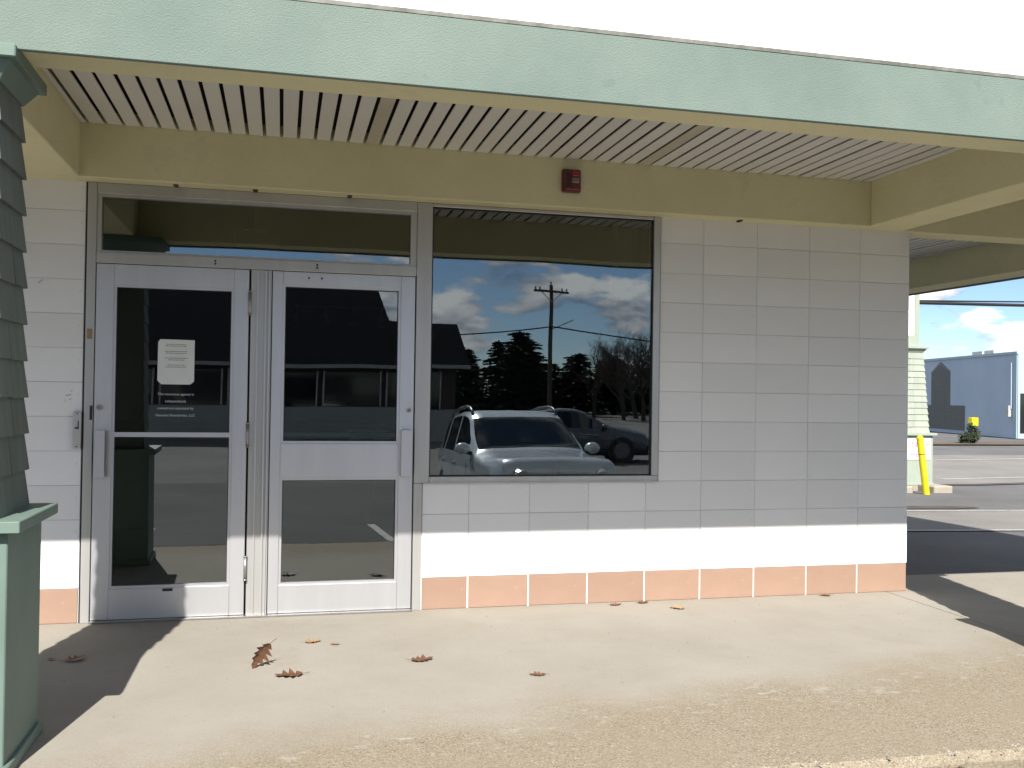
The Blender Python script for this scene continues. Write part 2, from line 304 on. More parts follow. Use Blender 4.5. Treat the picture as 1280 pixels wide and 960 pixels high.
# ------------------------------------------------------------------ ground
def clamp(v, a, b): return max(a, min(b, v))
def h(x, y):
    e = -0.02 - 0.024 * max(0.0, 0.45 * max(0, x - 1) + 0.75 * max(0, y - 0.5)); e = max(e, -0.25)
    s = -0.17 - 0.05 * max(0.0, -2.9 - y); s = max(s, -0.40)
    if x < 2.9: k = 1.0 if y < -2.0 else 0.0
    else: k = clamp((1.0 - y) / 5.0, 0, 1)
    return s * k + e * (1 - k)
def axis(fine, far):
    a = list(fine); v = fine[-1]; st = 2.0
    while v < far: v += st; st *= 1.35; a.append(v)
    v = fine[0]; st = 2.0
    while v > -far: v -= st; st *= 1.35; a.insert(0, v)
    return a
def sheet(name, xs, ys, m, off=0.0, parent=None):
    b = MB()
    for y in ys:
        for x in xs: b.v.append((x, y, h(x, y) + off))
    n = len(xs)
    for j in range(len(ys) - 1):
        for i in range(n - 1): b.f.append((j * n + i, j * n + i + 1, (j + 1) * n + i + 1, (j + 1) * n + i))
    return obj(name, b, m, parent, smooth=True)
def lin(a, b, n): return [a + (b - a) * i / n for i in range(n + 1)]
struct(sheet('parking_lot', axis(lin(-12, 2.85, 12) + lin(2.9, 20, 24), 900), axis(lin(-14, -2.1, 24) + lin(-1.95, 40, 60), 900), M['asphalt']))
struct(sheet('sealed_parking_bays', lin(-11, 2.86, 12) + lin(3.0, 9, 8), lin(-13.5, -2.84, 20), M['asphalt_seal'], 0.006))
struct(sheet('pale_driveway', lin(2.92, 26, 30) if False else lin(0.02, 26, 40), lin(3.35, 5.45, 8), M['asphalt_pale'], 0.006))
struct(sheet('bleached_lane', lin(2.0, 60, 40), lin(10.2, 19.0, 14), M['asphalt_pale'], 0.006))
struct(sheet('mulch_strip', lin(8.0, 60, 40), lin(24.5, 26.2, 4), M['dirt'], 0.05))
def strip(name, x0, y0, x1, y1, wd, m, label, n=14):
    b = MB(); d = Vector((x1 - x0, y1 - y0, 0)); nrm = Vector((-d.y, d.x, 0)).normalized() * wd / 2
    for i in range(n + 1):
        p = Vector((x0, y0, 0)) + d * i / n
        for s in (-1, 1): q = p + nrm * s; b.v.append((q.x, q.y, h(q.x, q.y) + 0.012))
    for i in range(n): b.f.append((2 * i, 2 * i + 2, 2 * i + 3, 2 * i + 1))
    return tag(obj(name, b, m), label, 'marking', 'painted parking lot lines')
strip('painted_line', 2.0, 5.47, 16, 5.30, 0.10, M['line_white'], 'white painted line along far edge of pale driveway')
strip('painted_line', 1.9, 3.35, 9, 3.05, 0.09, M['line_white'], 'white painted line half inside the canopy shadow')
strip('painted_line', 9.0, 11.2, 26, 13.5, 0.12, M['line_white'], 'white painted line beyond the yellow bollard')
strip('painted_line', 11.0, 16.5, 34, 20.0, 0.14, M['line_white'], 'white painted line before the blue building')
strip('painted_line', -5.70, -2.98, -5.75, -6.6, 0.10, M['line_white'], 'white parking bay line reflected in the left glass door')
strip('painted_line', -3.22, -2.98, -3.28, -6.6, 0.10, M['line_white'], 'white parking bay line beside the parked silver car')
strip('painted_line', -0.40, -2.98, -0.46, -6.6, 0.10, M['line_white'], 'white parking bay line on far side of the silver car')
b = MB(); 
for i in range(16):
    a = i / 16 * 2 * math.pi; q = (4.6 + 0.95 * math.cos(a) * random.uniform(.8, 1.1), 5.9 + 0.22 * math.sin(a) * random.uniform(.8, 1.2)); b.v.append((q[0], q[1], h(*q) + 0.010))
b.f.append(tuple(range(16))); struct(obj('oil_stain', b, M['patch']))
# long crack with dirt across the far lane
b = MB(); pts = [(8.0 + i * 0.8, 10.0 + 0.10 * i + random.uniform(-.12, .12)) for i in range(24)]
for i, (x, y) in enumerate(pts):
    wd = random.uniform(0.05, 0.16); b.v += [(x, y - wd, h(x, y) + 0.014), (x, y + wd, h(x, y) + 0.014)]
for i in range(23): b.f.append((2 * i, 2 * i + 2, 2 * i + 3, 2 * i + 1))
struct(obj('pavement_crack', b, M['patch']))

# the walk in front of the shop: two cast slabs with an open joint, rough outer edge
walk = struct(bpy.data.objects.new('sidewalk', None)); C.objects.link(walk)
def slab(x0, x1, y0, y1, seed):
    rnd = random.Random(seed); bm = MB(); n = max(2, int((x1 - x0) / 0.03)); top = []
    prof = [(0.0, -0.45), (0.0, -0.035), (0.012, -0.012), (0.035, 0.0)]
    cols = []
    jag = 0.0
    for i in range(n + 1):
        x = x0 + (x1 - x0) * i / n; jag = 0.75 * jag + rnd.uniform(-.010, .010)
        ids = []
        for k, (dy, z) in enumerate(prof):
            ids.append(len(bm.v)); bm.v.append((x, y0 + dy + (jag + rnd.uniform(-.004, .004)) * (k > 0) * (1 if k < 3 else 1.3), z + (rnd.uniform(-.004, .002) if 0 < k < 3 else 0)))
        ids.append(len(bm.v)); bm.v.append((x, y1, 0.0)); ids.append(len(bm.v)); bm.v.append((x, y1, -0.45)); cols.append(ids)
    for a, c in zip(cols, cols[1:]):
        for k in range(5): bm.f.append((a[k], c[k], c[k + 1], a[k + 1]))
    bm.f.append(tuple(cols[0])); bm.f.append(tuple(reversed(cols[-1])))
    return obj('slab', bm, M['concrete'], walk)
slab(-9.0, -0.172, -2.84, 0.16, 1); slab(-0.164, 2.88, -2.84, 0.55, 2)
obj('joint_filler', MB().box(-0.180, -0.156, -2.7, 0.1, -0.06, -0.006), M['patch'], walk)

# ------------------------------------------------------------------ the shop building
BX, BZ = 0.4064, 0.2032
shop = thing('shop_building', 'white block storefront with green stucco canopy and glass doors', 'building')
wall = obj('wall', MB().box(-9.0, -5.583, 0.006, 0.2, 0, 2.66).box(-3.56, -1.945, 0.006, 0.2, 0, 0.806).box(-1.945, -0.006, 0.006, 0.2, 0, 2.66).box(-0.2, -0.006, 0.2, 9.0, 0, 2.66).box(-9.0, -8.8, 0.2, 9.0, 0, 2.66).box(-8.8, -0.2, 8.8, 9.0, 0, 2.66), M['mortar'], shop)
cache = {}
def block(x0, x1, z0, z1, m, j=0.0024):
    key = (round(x1 - x0, 4), round(z1 - z0, 4), m.name, j)
    if key not in cache:
        wd, ht = x1 - x0, z1 - z0
        me = MB().box(-wd / 2 + j / 2, wd / 2 - j / 2, 0, 0.03, -ht / 2 + 0.0013, ht / 2 - 0.0013).mesh('block', 0.0022); me.materials.append(m); cache[key] = me
    o = bpy.data.objects.new('block', cache[key]); C.objects.link(o); o.parent = wall
    o.location = ((x0 + x1) / 2, random.uniform(-0.0012, 0.0012), (z0 + z1) / 2); o.rotation_euler = (random.uniform(-.0015, .0015), 0, random.uniform(-.0015, .0015))
for k in range(13):
    z0, z1 = k * BZ, (k + 1) * BZ; m = M['salmon'] if k == 0 else M['block']; j = 0.011 if k == 0 else 0.0018
    if k == 12: z1 = 2.66
    for i in range(9):
        x1 = -i * BX; x0 = x1 - BX
        if i == 8: x0 = -3.556
        if k >= 4:
            if x1 < -1.945: continue
            x0 = max(x0, -1.943)
        block(x0, x1, z0, z1, m, j)
    for i in range(8):
        x1 = -5.588 - i * BX; block(x1 - BX, x1, z0, z1, m, j)

ZB, HS = 2.613, 2.93
# beams of the canopy
obj('wall_beam', MB().box(-9.0, -0.09, -0.13, 0.20, ZB, HS + 0.12), M['stucco_cream'], shop, bevel=0.006)
obj('canopy_beam', MB().box(-5.93, -5.605, -2.10, -0.132, ZB + 0.001, HS + 0.12), M['stucco_cream'], shop, bevel=0.006)
obj('canopy_beam', MB().box(-0.415, -0.09, -2.10, -0.132, ZB + 0.001, HS + 0.12), M['stucco_cream'], shop, bevel=0.006)
obj('canopy_beam', MB().box(-0.088, 2.24, -0.012, 0.20, ZB + 0.002, HS + 0.12), M['stucco_cream'], shop, bevel=0.006)
obj('front_beam', MB().box(-9.0, 2.57, -2.322, -2.102, ZB, HS + 0.12), M['stucco_cream'], shop, bevel=0.004)
obj('side_beam', MB().box(2.242, 2.57, -2.10, 9.0, ZB + 0.001, HS + 0.12), M['stucco_cream'], shop, bevel=0.006)
fas = obj('fascia', MB().box(-9.0, 2.599, -2.347, -2.324, 2.598, 2.882).box(2.573, 2.599, -2.323, 9.0, 2.598, 2.882), M['stucco_green'], shop, bevel=0.003)
obj('drip_edge', MB().box(-9.0, 2.604, -2.3485, -2.30, 2.8825, 2.899).box(2.575, 2.601, -2.299, 9.0, 2.8825, 2.899), M['drip'], fas)
obj('parapet', MB().box(-9.0, 2.575, -2.318, -2.15, 3.052, 4.15).box(-9.0, 2.575, -2.335, -2.323, 2.901, 4.15).box(2.4, 2.575, -2.148, 9.0, 3.055, 4.15), M['stucco_white'], shop)
obj('roof', MB().box(-9.0, 2.569, -2.145, 9.0, 3.056, 3.16), M['roofing'], shop)
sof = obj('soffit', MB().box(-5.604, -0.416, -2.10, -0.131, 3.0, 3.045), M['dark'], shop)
def slats(x0, n, sp, ya, yb, par, xlo, xhi, gap=0.020, odd=()):
    wd = sp - gap; me = MB().box(-wd / 2, wd / 2, ya, yb, 0, 0.009).mesh('slat', 0.0015); me.materials.append(M['slat'])
    me2 = me.copy(); me2.materials.clear(); me2.materials.append(M['slat_tan'])
    for i in range(-1, n):
        a, c = x0 + i * sp + gap / 2, x0 + (i + 1) * sp - gap / 2
        if a < xlo or c > xhi:
            a, c = max(a, xlo + 0.001), min(c, xhi - 0.001)
            if c - a < 0.006: continue
            o = obj('slat', MB().box(a, c, ya, yb, HS, HS + 0.009), M['slat'], par); continue
        o = bpy.data.objects.new('slat', me2 if i in odd else me); C.objects.link(o); o.parent = par
        o.location = ((a + c) / 2, 0, HS + random.uniform(-0.0015, 0.0015)); o.rotation_euler = (0, random.uniform(-.012, .012), 0)
slats(-5.565, 53, 0.0996, -2.098, -0.133, sof, -5.602, -0.418, odd=(16, 34))
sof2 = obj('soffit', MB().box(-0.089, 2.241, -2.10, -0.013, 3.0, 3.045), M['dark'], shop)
slats(-0.05, 24, 0.0996, -2.098, -0.015, sof2, -0.088, 2.240)
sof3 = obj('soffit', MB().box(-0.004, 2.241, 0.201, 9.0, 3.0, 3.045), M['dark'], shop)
slats(0.02, 23, 0.0996, 0.203, 8.9, sof3, -0.003, 2.240)
for px, pz in ((-1.39, 2.606), (-5.08, 2.607), (-4.62, 2.606), (-4.05, 2.607)):
    obj('clip', MB().frustum(px, -0.06, 0.009, 0.02, pz - 0.005, 0.016, 0.03, pz + 0.006), M['bark'], shop, bevel=0.002)

# interior shell
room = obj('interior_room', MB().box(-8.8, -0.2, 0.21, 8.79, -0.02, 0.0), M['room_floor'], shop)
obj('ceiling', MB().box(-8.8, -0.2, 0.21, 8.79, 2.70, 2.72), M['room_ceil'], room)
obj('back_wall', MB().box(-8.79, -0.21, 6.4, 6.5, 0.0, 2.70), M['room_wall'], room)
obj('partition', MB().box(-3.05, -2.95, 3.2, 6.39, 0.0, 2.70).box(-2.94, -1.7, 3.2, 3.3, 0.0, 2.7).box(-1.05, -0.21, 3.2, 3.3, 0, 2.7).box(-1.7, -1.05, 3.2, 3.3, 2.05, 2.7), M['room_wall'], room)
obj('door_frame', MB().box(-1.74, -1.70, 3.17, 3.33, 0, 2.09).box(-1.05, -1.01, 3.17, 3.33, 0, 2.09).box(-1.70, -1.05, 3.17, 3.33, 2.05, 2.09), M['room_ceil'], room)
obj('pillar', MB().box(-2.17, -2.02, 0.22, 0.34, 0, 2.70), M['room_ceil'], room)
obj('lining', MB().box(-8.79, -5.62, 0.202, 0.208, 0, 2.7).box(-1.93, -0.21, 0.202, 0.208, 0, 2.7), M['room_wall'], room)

# storefront frame, transom, mullions
FY, BY = -0.012, 0.095
frame = obj('storefront_frame', MB().box(-5.578, -5.528, FY, BY, 0.0, 2.612).box(-3.614, -3.516, FY, BY, 0.81, 2.612).box(-3.614, -3.56, FY, BY, 0.0, 0.809)
            .box(-5.527, -3.615, FY + 0.002, BY, 2.548, 2.612).box(-5.527, -3.615, FY + 0.002, BY, 2.134, 2.20).box(-4.637, -4.512, FY + 0.004, BY, 0.0, 2.133), M['alu'], shop, bevel=0.003)
obj('mullion_rib', MB().box(-4.600, -4.592, FY - 0.006, FY + 0.006, 0.005, 2.125), M['alu_light'], frame)
obj('mullion_rib', MB().box(-4.552, -4.543, FY - 0.010, FY + 0.006, 0.005, 2.125), M['alu_light'], frame)
obj('mullion_rib', MB().box(-4.530, -4.523, FY - 0.010, FY + 0.006, 0.005, 2.125), M['alu_light'], frame)
obj('threshold', MB().box(-5.527, -3.615, -0.045, 0.12, 0.0, 0.012), M['steel'], frame, bevel=0.003)
obj('caulk', MB().box(-5.588, -5.578, -0.004, 0.05, 0.0, 2.612), M['gasket'], frame)
for sx, sz in ((-4.85, 2.175), (-4.85, 2.158), (-4.24, 2.178), (-4.24, 2.160)):
    obj('screw', MB().tube([(sx, FY - 0.004, sz), (sx, FY + 0.006, sz)], 0.006, 8), M['gasket'], frame)
obj('strike_plate', MB().box(-5.545, -5.530, FY - 0.003, FY + 0.01, 1.20, 1.285), M['gasket'], frame)
obj('brass_plate', MB().box(-5.568, -5.540, FY - 0.004, FY + 0.01, 1.68, 1.74), mat('worn_brass', (0.30, 0.21, 0.11), 0.5, 0.4)[0], frame)
tran = obj('transom', MB().box(-5.527, -5.502, FY + 0.012, 0.06, 2.201, 2.547).box(-3.655, -3.616, FY + 0.012, 0.06, 2.201, 2.547).box(-5.501, -3.656, FY + 0.012, 0.06, 2.530, 2.547).box(-5.501, -3.656, FY + 0.012, 0.06, 2.201, 2.212), M['alu'], shop)
obj('glass', MB().box(-5.501, -3.656, 0.030, 0.036, 2.213, 2.529), M['glass'], tran)

def door(x0, x1, gx0, gx1, lites, skew):
    z0, z1 = 0.014, 2.130; f = FY + 0.002; bk = 0.035
    d = obj('door', MB().box(x0, gx0, f, bk, z0, z1).box(gx1, x1, f, bk, z0, z1), M['alu_light'], shop, bevel=0.002)
    rails = []; zs = [z0] + [v for l in lites for v in l] + [z1]
    for i in range(0, len(zs), 2): obj('rail', MB().box(gx0 + 0.0005, gx1 - 0.0005, f + 0.0015, bk - 0.001, zs[i], zs[i + 1]), M['alu_light'], d, bevel=0.0015)
    for a, c in lites:
        t = 0.016
        obj('glazing_bead', MB().box(gx0, gx0 + t, f + 0.010, bk - 0.004, a, c).box(gx1 - t, gx1, f + 0.010, bk - 0.004, a, c).box(gx0 + t, gx1 - t, f + 0.010, bk - 0.004, a, a + t).box(gx0 + t, gx1 - t, f + 0.010, bk - 0.004, c - t, c), M['alu_light'], d)
        g = 0.005
        obj('gasket', MB().box(gx0 + t, gx0 + t + g, f + 0.012, bk - 0.006, a + t, c - t).box(gx1 - t - g, gx1 - t, f + 0.012, bk - 0.006, a + t, c - t).box(gx0 + t + g, gx1 - t - g, f + 0.012, bk - 0.006, c - t - g, c - t), M['gasket'], d)
        w_ = (gx1 - gx0) / 2 - t; cxg = (gx0 + gx1) / 2
        gl_ = obj('glass', MB().box(-w_, w_, -.003, .003, a + t, c - t), M['glass'], d); gl_.location = (cxg, f + 0.022, 0); gl_.rotation_euler = (0, 0, R(skew))
    return d
dl = door(-5.523, -4.648, -5.425, -4.735, [(0.195, 2.010)], 1.1)
dr = door(-4.508, -3.622, -4.446, -3.712, [(0.185, 0.850), (1.062, 2.052)], 0.0)
for z in (1.925, 1.115, 0.30):
    obj('hinge', MB().tube([(-4.642, FY - 0.010, z - 0.065), (-4.642, FY - 0.010, z + 0.065)], 0.010, 10).tube([(-4.642, FY - 0.010, z - 0.075), (-4.642, FY - 0.010, z - 0.067)], 0.012, 10).tube([(-4.642, FY - 0.010, z + 0.067), (-4.642, FY - 0.010, z + 0.075)], 0.012, 10), M['steel'], dl, smooth=True)
def pull(d, x0, x1, flip):
    z0, z1 = 0.862, 1.140
    obj('pull_handle', MB().box(x0, x1 - 0.022, -0.050, -0.042, z0, z1).box(x0 + 0.004, x0 + 0.014, -0.042, -0.010, z0 + 0.02, z1 - 0.02), M['alu_light'], d, bevel=0.002)
    obj('pull_slot', MB().box(x1 - 0.019, x1 - 0.0165, -0.022, -0.0105, z0 + 0.004, z1 - 0.004).box(x1 - 0.007, x1 - 0.004, -0.022, -0.0105, z0 + 0.004, z1 - 0.004), M['alu'], d)
pull(dl, -5.508, -5.432, False)
obj('pull_handle', MB().box(-3.700, -3.632, -0.052, -0.044, 0.858, 1.152).box(-3.694, -3.684, -0.044, -0.0105, 0.88, 1.13).box(-3.700, -3.692, -0.044, -0.0105, 0.858, 1.152), M['alu_light'], dr, bevel=0.002)
def cyl(d, x, z, r=0.016):
    o = obj('lock_cylinder', MB().tube([(x, FY - 0.012, z), (x, FY + 0.005, z)], r, 16), M['steel'], d)
    obj('keyhole', MB().box(x - 0.002, x + 0.002, FY - 0.0135, FY - 0.012, z - 0.006, z + 0.006), M['gasket'], o)
cyl(dl, -5.493, 1.275); cyl(dr, -3.652, 1.276, 0.014)
for sx in (-4.29, -4.21): obj('screw', MB().tube([(sx, FY - 0.003, 2.095), (sx, FY + 0.006, 2.095)], 0.006, 8), M['gasket'], dr)
obj('push_bar', MB().box(-5.409, -4.751, -0.008, 0.001, 1.100, 1.128), M['alu_light'], dl)
obj('push_bar', MB().box(-4.44, -3.72, 0.030, 0.045, 1.105, 1.128), M['alu_light'], dr)
for zz in (1.142, 1.117, 1.090): obj('touch_pad', MB().box(-4.03, -3.765, 0.022, 0.029, zz - 0.0075, zz + 0.0075), M['white_vinyl'], dr)
obj('kick_sticker', MB().box(-5.12, -5.062, FY - 0.0012, FY + 0.003, 0.174, 0.190), M['gasket'], dl)
# white lettering on the left door
for i, s in enumerate(('This insurance agency is', 'independently', 'owned and operated by', 'Seacoast Enterprises, LLC')):
    me = text_mesh(s, 0.0215); me.materials.append(M['white_vinyl'])
    o = obj('lettering', me, None, dl); o.location = (-5.066, 0.0065, 1.352 - i * 0.0425); o.rotation_euler = (R(90), 0, 0)

# the show window
win = obj('window', MB().box(-3.516, -1.949, FY, BY, 0.811, 0.852).box(-1.996, -1.949, FY - 0.002, BY, 0.853, 2.612).box(-3.515, -1.997, FY + 0.002, BY, 2.590, 2.612), M['alu'], shop, bevel=0.003)
obj('gasket', MB().box(-3.515, -3.508, 0.002, 0.03, 0.853, 2.589).box(-2.004, -1.997, -0.001, 0.03, 0.853, 2.589).box(-3.506, -2.007, 0.0, 0.05, 2.581, 2.589).box(-3.506, -2.007, 0.0, 0.05, 0.853, 0.860), M['gasket'], win)
obj('glass', MB().box(-3.507, -2.005, 0.010, 0.016, 0.861, 2.580), M['glass'], win)
obj('sill', MB().box(-3.558, -1.947, -0.020, 0.02, 0.8075, 0.8155), M['alu'], win)

# things on and behind the glass
pap = tag(obj('paper_notice', MB().prism([(-5.172, 0.006, 1.672), (-5.160, 0.006, 1.690), (-4.962, 0.006, 1.688), (-4.962, 0.006, 1.437), (-4.985, 0.006, 1.418), (-5.150, 0.006, 1.418), (-5.173, 0.006, 1.440)], (0, -0.0015, 0)), M['paper']), 'white paper notice with clipped corners taped to left glass door', 'notice')
b = MB()
rn = random.Random(4)
for r_, (zz, wd) in enumerate(((1.660, .11), (1.650, .125), (1.618, .13), (1.607, .12), (1.577, .13), (1.566, .09), (1.535, .10), (1.523, .12))):
    x = -5.067 - wd / 2
    while x < -5.067 + wd / 2:
        l = rn.uniform(.006, .02); b.box(x, min(x + l, -5.067 + wd / 2), 0.0036, 0.0042, zz - .0017, zz + .0017); x += l + .004
stuff(obj('print', b, M['ink'], pap))
pl = thing('key_switch', 'small metal key switch plate screwed to block wall beside left door', 'switch', (-5.60, -0.004, 1.028))
obj('plate', MB().box(-5.632, -5.5885, -0.030, -0.0015, 1.030, 1.248), M['alu'], pl, bevel=0.004)
obj('slot', MB().box(-5.606, -5.601, -0.0325, -0.030, 1.145, 1.195), M['gasket'], pl)
obj('toggle', MB().box(-5.620, -5.604, -0.040, -0.030, 1.148, 1.157), M['gasket'], pl)
for zz in (1.043, 1.236): obj('screw', MB().tube([(-5.610, -0.033, zz), (-5.610, -0.029, zz)], 0.004, 8), M['gasket'], pl)
for x, z, a, l in ((-5.665, 1.345, 10, .03), (-5.648, 1.372, 60, .014), (-5.682, 1.312, 80, .022), (-5.655, 1.322, 30, .012), (-5.618, 1.288, 90, .016), (-5.83, 2.01, 40, .035), (-5.76, .36, 0, .01)):
    c_, s_ = math.cos(R(a)) * l / 2, math.sin(R(a)) * l / 2
    obj('scuff', MB().hexa([(x - c_, -.0024, z - s_ - .002), (x + c_, -.0024, z + s_ - .003), (x + c_, 0.0, z + s_ - .003), (x - c_, 0.0, z - s_ - .002), (x - c_, -.0024, z - s_ + .003), (x + c_, -.0024, z + s_ + .002), (x + c_, 0.0, z + s_ + .002), (x - c_, 0.0, z - s_ + .003)]), M['steel'], wall)
al = thing('fire_alarm', 'red fire alarm horn strobe mounted on cream beam above window', 'alarm', (-2.634, -0.13, 2.703))
obj('back_box', MB().box(-2.697, -2.571, -0.165, -0.131, 2.705, 2.857), M['red'], al, bevel=0.008)
obj('housing', MB().box(-2.688, -2.580, -0.196, -0.166, 2.714, 2.848), M['red'], al, bevel=0.008)
obj('strobe_lens', MB().box(-2.646, -2.596, -0.214, -0.197, 2.800, 2.841), M['red_lens'], al, bevel=0.006)
obj('lens_window', MB().box(-2.646, -2.596, -0.212, -0.197, 2.758, 2.796), M['white_lens'], al, bevel=0.006)
for k in range(6): obj('grille_bar', MB().box(-2.683, -2.660, -0.201, -0.197, 2.728 + k * .019, 2.740 + k * .019), M['grille'], al)
obj('label_plate', MB().box(-2.648, -2.594, -0.203, -0.197, 2.724, 2.748), M['red'], al)
tl = thing('track_light', 'ceiling track lamp with four small heads behind right door glass', 'lamp', (-3.85, 3.0, 2.19))
obj('rail', MB().box(-4.34, -3.30, 2.985, 3.015, 2.178, 2.198), M['stucco_white'], tl)
for xx in (-4.32, -4.06, -3.80, -3.54):
    hd = obj('lamp_head', MB().tube([(xx, 3.0, 2.10), (xx, 2.96, 2.03)], [0.035, 0.05], 12), M['stucco_white'], tl)
    obj('stem', MB().tube([(xx, 3.0, 2.178), (xx, 3.0, 2.09)], 0.008, 8), M['stucco_white'], hd)
for xx in (-4.2, -3.45): obj('hanger', MB().tube([(xx, 3.0, 2.70), (xx, 3.0, 2.198)], 0.008, 6), M['unit'], tl)
eb = thing('emergency_light', 'cream emergency light box hanging inside behind the transom', 'lamp', (-4.62, 0.16, 2.215))
obj('case', MB().box(-4.75, -4.47, 0.13, 0.20, 2.215, 2.385), M['cream_box'], eb, bevel=0.01)
obj('cap', MB().box(-4.70, -4.54, 0.14, 0.19, 2.386, 2.408), M['cream_box'], eb, bevel=0.004)
obj('mount', MB().box(-4.63, -4.61, 0.155, 0.175, 2.409, 2.70), M['cream_box'], eb)
dk = thing('reception_counter', 'dark wooden counter inside the shop behind the glass doors', 'counter', (-4.9, 4.2, 0))
obj('counter_top', MB().box(-6.6, -3.4, 3.9, 4.6, 1.02, 1.06), M['wood'], dk, bevel=0.005)
obj('front_panel', MB().box(-6.5, -3.5, 4.0, 4.05, 0.0, 1.019), M['wood'], dk)
obj('side_panel', MB().box(-6.5, -6.45, 4.051, 4.55, 0.0, 1.019).box(-3.55, -3.5, 4.051, 4.55, 0.0, 1.019), M['wood'], dk)

# ------------------------------------------------------------------ shingled columns
def column(name, label, cx, cy, zb, ped=(0.29, 0.245), ledge_z=0.872, top=2.610, shaft=(0.235, 0.20), pitch=0.143, per=2, shm='shingle', trm='trim_green', over=0.05, group='shingled columns of the canopy'):
    t = thing(name, label, 'column', (cx, cy, zb), group)
    hx, hy = ped
    obj('pedestal', MB().box(cx - hx, cx + hx, cy - hy, cy + hy, zb + 0.002, ledge_z - 0.001), M[trm], t, bevel=0.004)
    obj('base_board', MB().box(cx - hx - .018, cx + hx + .018, cy - hy - .018, cy + hy + .018, zb + 0.001, zb + 0.045), M[trm], t, bevel=0.004)
    obj('ledge', MB().box(cx - hx - over, cx + hx + over, cy - hy - over, cy + hy + over, ledge_z, ledge_z + 0.042), M[trm], t, bevel=0.003)
    s0, s1 = shaft; dy = hx - hy; z0, z1 = ledge_z + 0.043, top - 0.115
    sh = obj('shaft', MB().frustum(cx, cy, s0 - .02, s0 - dy - .02, z0, s1 - .02, s1 - dy - .02, z1), M[trm], t)
    rows = int(round((z1 - z0) / pitch)); pz = (z1 - z0) / rows; rg = random.Random(3)
    for r_ in range(rows):
        za, zc = z0 + r_ * pz, z0 + (r_ + 1) * pz + 0.012
        def half(z): k = (z - z0) / (z1 - z0); return s0 + (s1 - s0) * k
        for face in range(4):
            hw_b = half(za); hw_t = half(zc)
            sub = dy if face % 2 == 0 else 0.0           # half depth in y is smaller
            wx = (lambda hh: hh) if face % 2 == 0 else (lambda hh: hh - dy)      # half run of the face
            dn = (lambda hh: hh - dy) if face % 2 == 0 else (lambda hh: hh)      # distance of the face
            cuts = [-1.0] + sorted(-1 + 2 * (i + rg.uniform(-.25, .25)) / per for i in range(1, per)) + [1.0]
            for a, c in zip(cuts, cuts[1:]):
                e = 0.0012
                def P(u, z, out):
                    hh = half(z); run = u * (wx(hh) + (out if abs(u) == 1 else 0)) ; d = dn(hh) + out
                    if abs(u) != 1: run += e * (1 if u == a else -1)
                    return {0: (cx + run, cy - d, z), 1: (cx + d, cy + run, z), 2: (cx - run, cy + d, z), 3: (cx - d, cy - run, z)}[face]
                dz = rg.uniform(-.002, .002)
                ob, ot = 0.017 + rg.uniform(-.002, .002), 0.003
                # corner shingles: the front and back faces lap over the sides
                pts = [P(a, za + dz, ob), P(c, za + dz, ob), P(c, za + dz, -.004), P(a, za + dz, -.004), P(a, zc, ot), P(c, zc, ot), P(c, zc, -.006), P(a, zc, -.006)]
                obj('shingle', MB().hexa(pts), M[shm], sh)
    hx1 = s1
    obj('cap_cove', MB().frustum(cx, cy, s1 + .012, s1 - dy + .012, z1 + .001, s1 + .055, s1 - dy + .055, top - 0.048), M[trm], t)
    obj('cap', MB().box(cx - s1 - .08, cx + s1 + .08, cy - s1 + dy - .08, cy + s1 - dy + .08, top - 0.047, top), M[trm], t, bevel=0.004)
    return t
column('shingled_column', 'dark green shingled column on a pedestal beside the left block wall', -5.665, -2.135, 0.0)
column('shingled_column', 'green shingled column at the right canopy beam whose shadow crosses the walk', -0.12, -2.135, 0.0)
column('shingled_column', 'green shingled column under the far corner of the canopy', 2.27, -2.135, 0.0)
# the free-standing tower across the drive
G9 = h(6.8, 9.0)
tw = column('shingled_tower', 'pale green shingled tower with white panel standing behind yellow bollard', 6.66, 9.30, G9 + 0.10, ped=(0.38, 0.38), ledge_z=0.765, top=2.385, shaft=(0.325, 0.245), pitch=0.116, per=2, shm='shingle_pale', trm='trim_pale', over=0.055, group=None)
obj('upper_block', MB().box(6.66 - .23, 6.66 + .23, 9.30 - .17, 9.30 + .17, 2.386, 2.58), M['trim_pale'], tw)
for sx in (-1, 1):
    for sy in (-1, 1):
        a, c = (6.66 + .14, 6.66 + .23) if sx > 0 else (6.66 - .23, 6.66 - .14); d, e = (9.30 + .09, 9.30 + .17) if sy > 0 else (9.30 - .17, 9.30 - .09)
        obj('corner_post', MB().box(a, c, d, e, 2.581, 4.6), M['trim_pale'], tw)
obj('panel', MB().box(6.66 - .21, 6.66 + .21, 9.30 - .15, 9.30 + .15, 2.582, 4.59), M['stucco_white'], tw)
obj('roof_cap', MB().frustum(6.66, 9.30, .28, .28, 4.601, .02, .02, 4.95), M['trim_pale'], tw)
sg = thing('entrance_sign', 'white sign with red letters on the tower pedestal behind bollard', 'sign', (6.70, 8.915, 0.40))
obj('plate', MB().box(6.50, 6.98, 8.905, 8.917, 0.33, 0.715), M['sign_white'], sg, bevel=0.003)
for s, zz in (('ENTER', 0.555), ('HERE', 0.375)):
    me = text_mesh(s, 0.155, extrude=0.001); me.materials.append(M['red_ink']); o = obj('lettering', me, None, sg)
    o.matrix_parent_inverse = Matrix.Identity(4); o.location = Vector((6.74, 8.9035, zz)) - Vector((6.70, 8.915, 0.40)); o.rotation_euler = (R(90), 0, 0)
tag(obj('concrete_curb', MB().box(6.72, 7.10, 8.45, 9.75, G9 - .1, G9 + .13), M['concrete_plain'], bevel=0.02), 'pale concrete curb block at the foot of the tower beside bollard', 'curb', 'curb blocks round the tower')
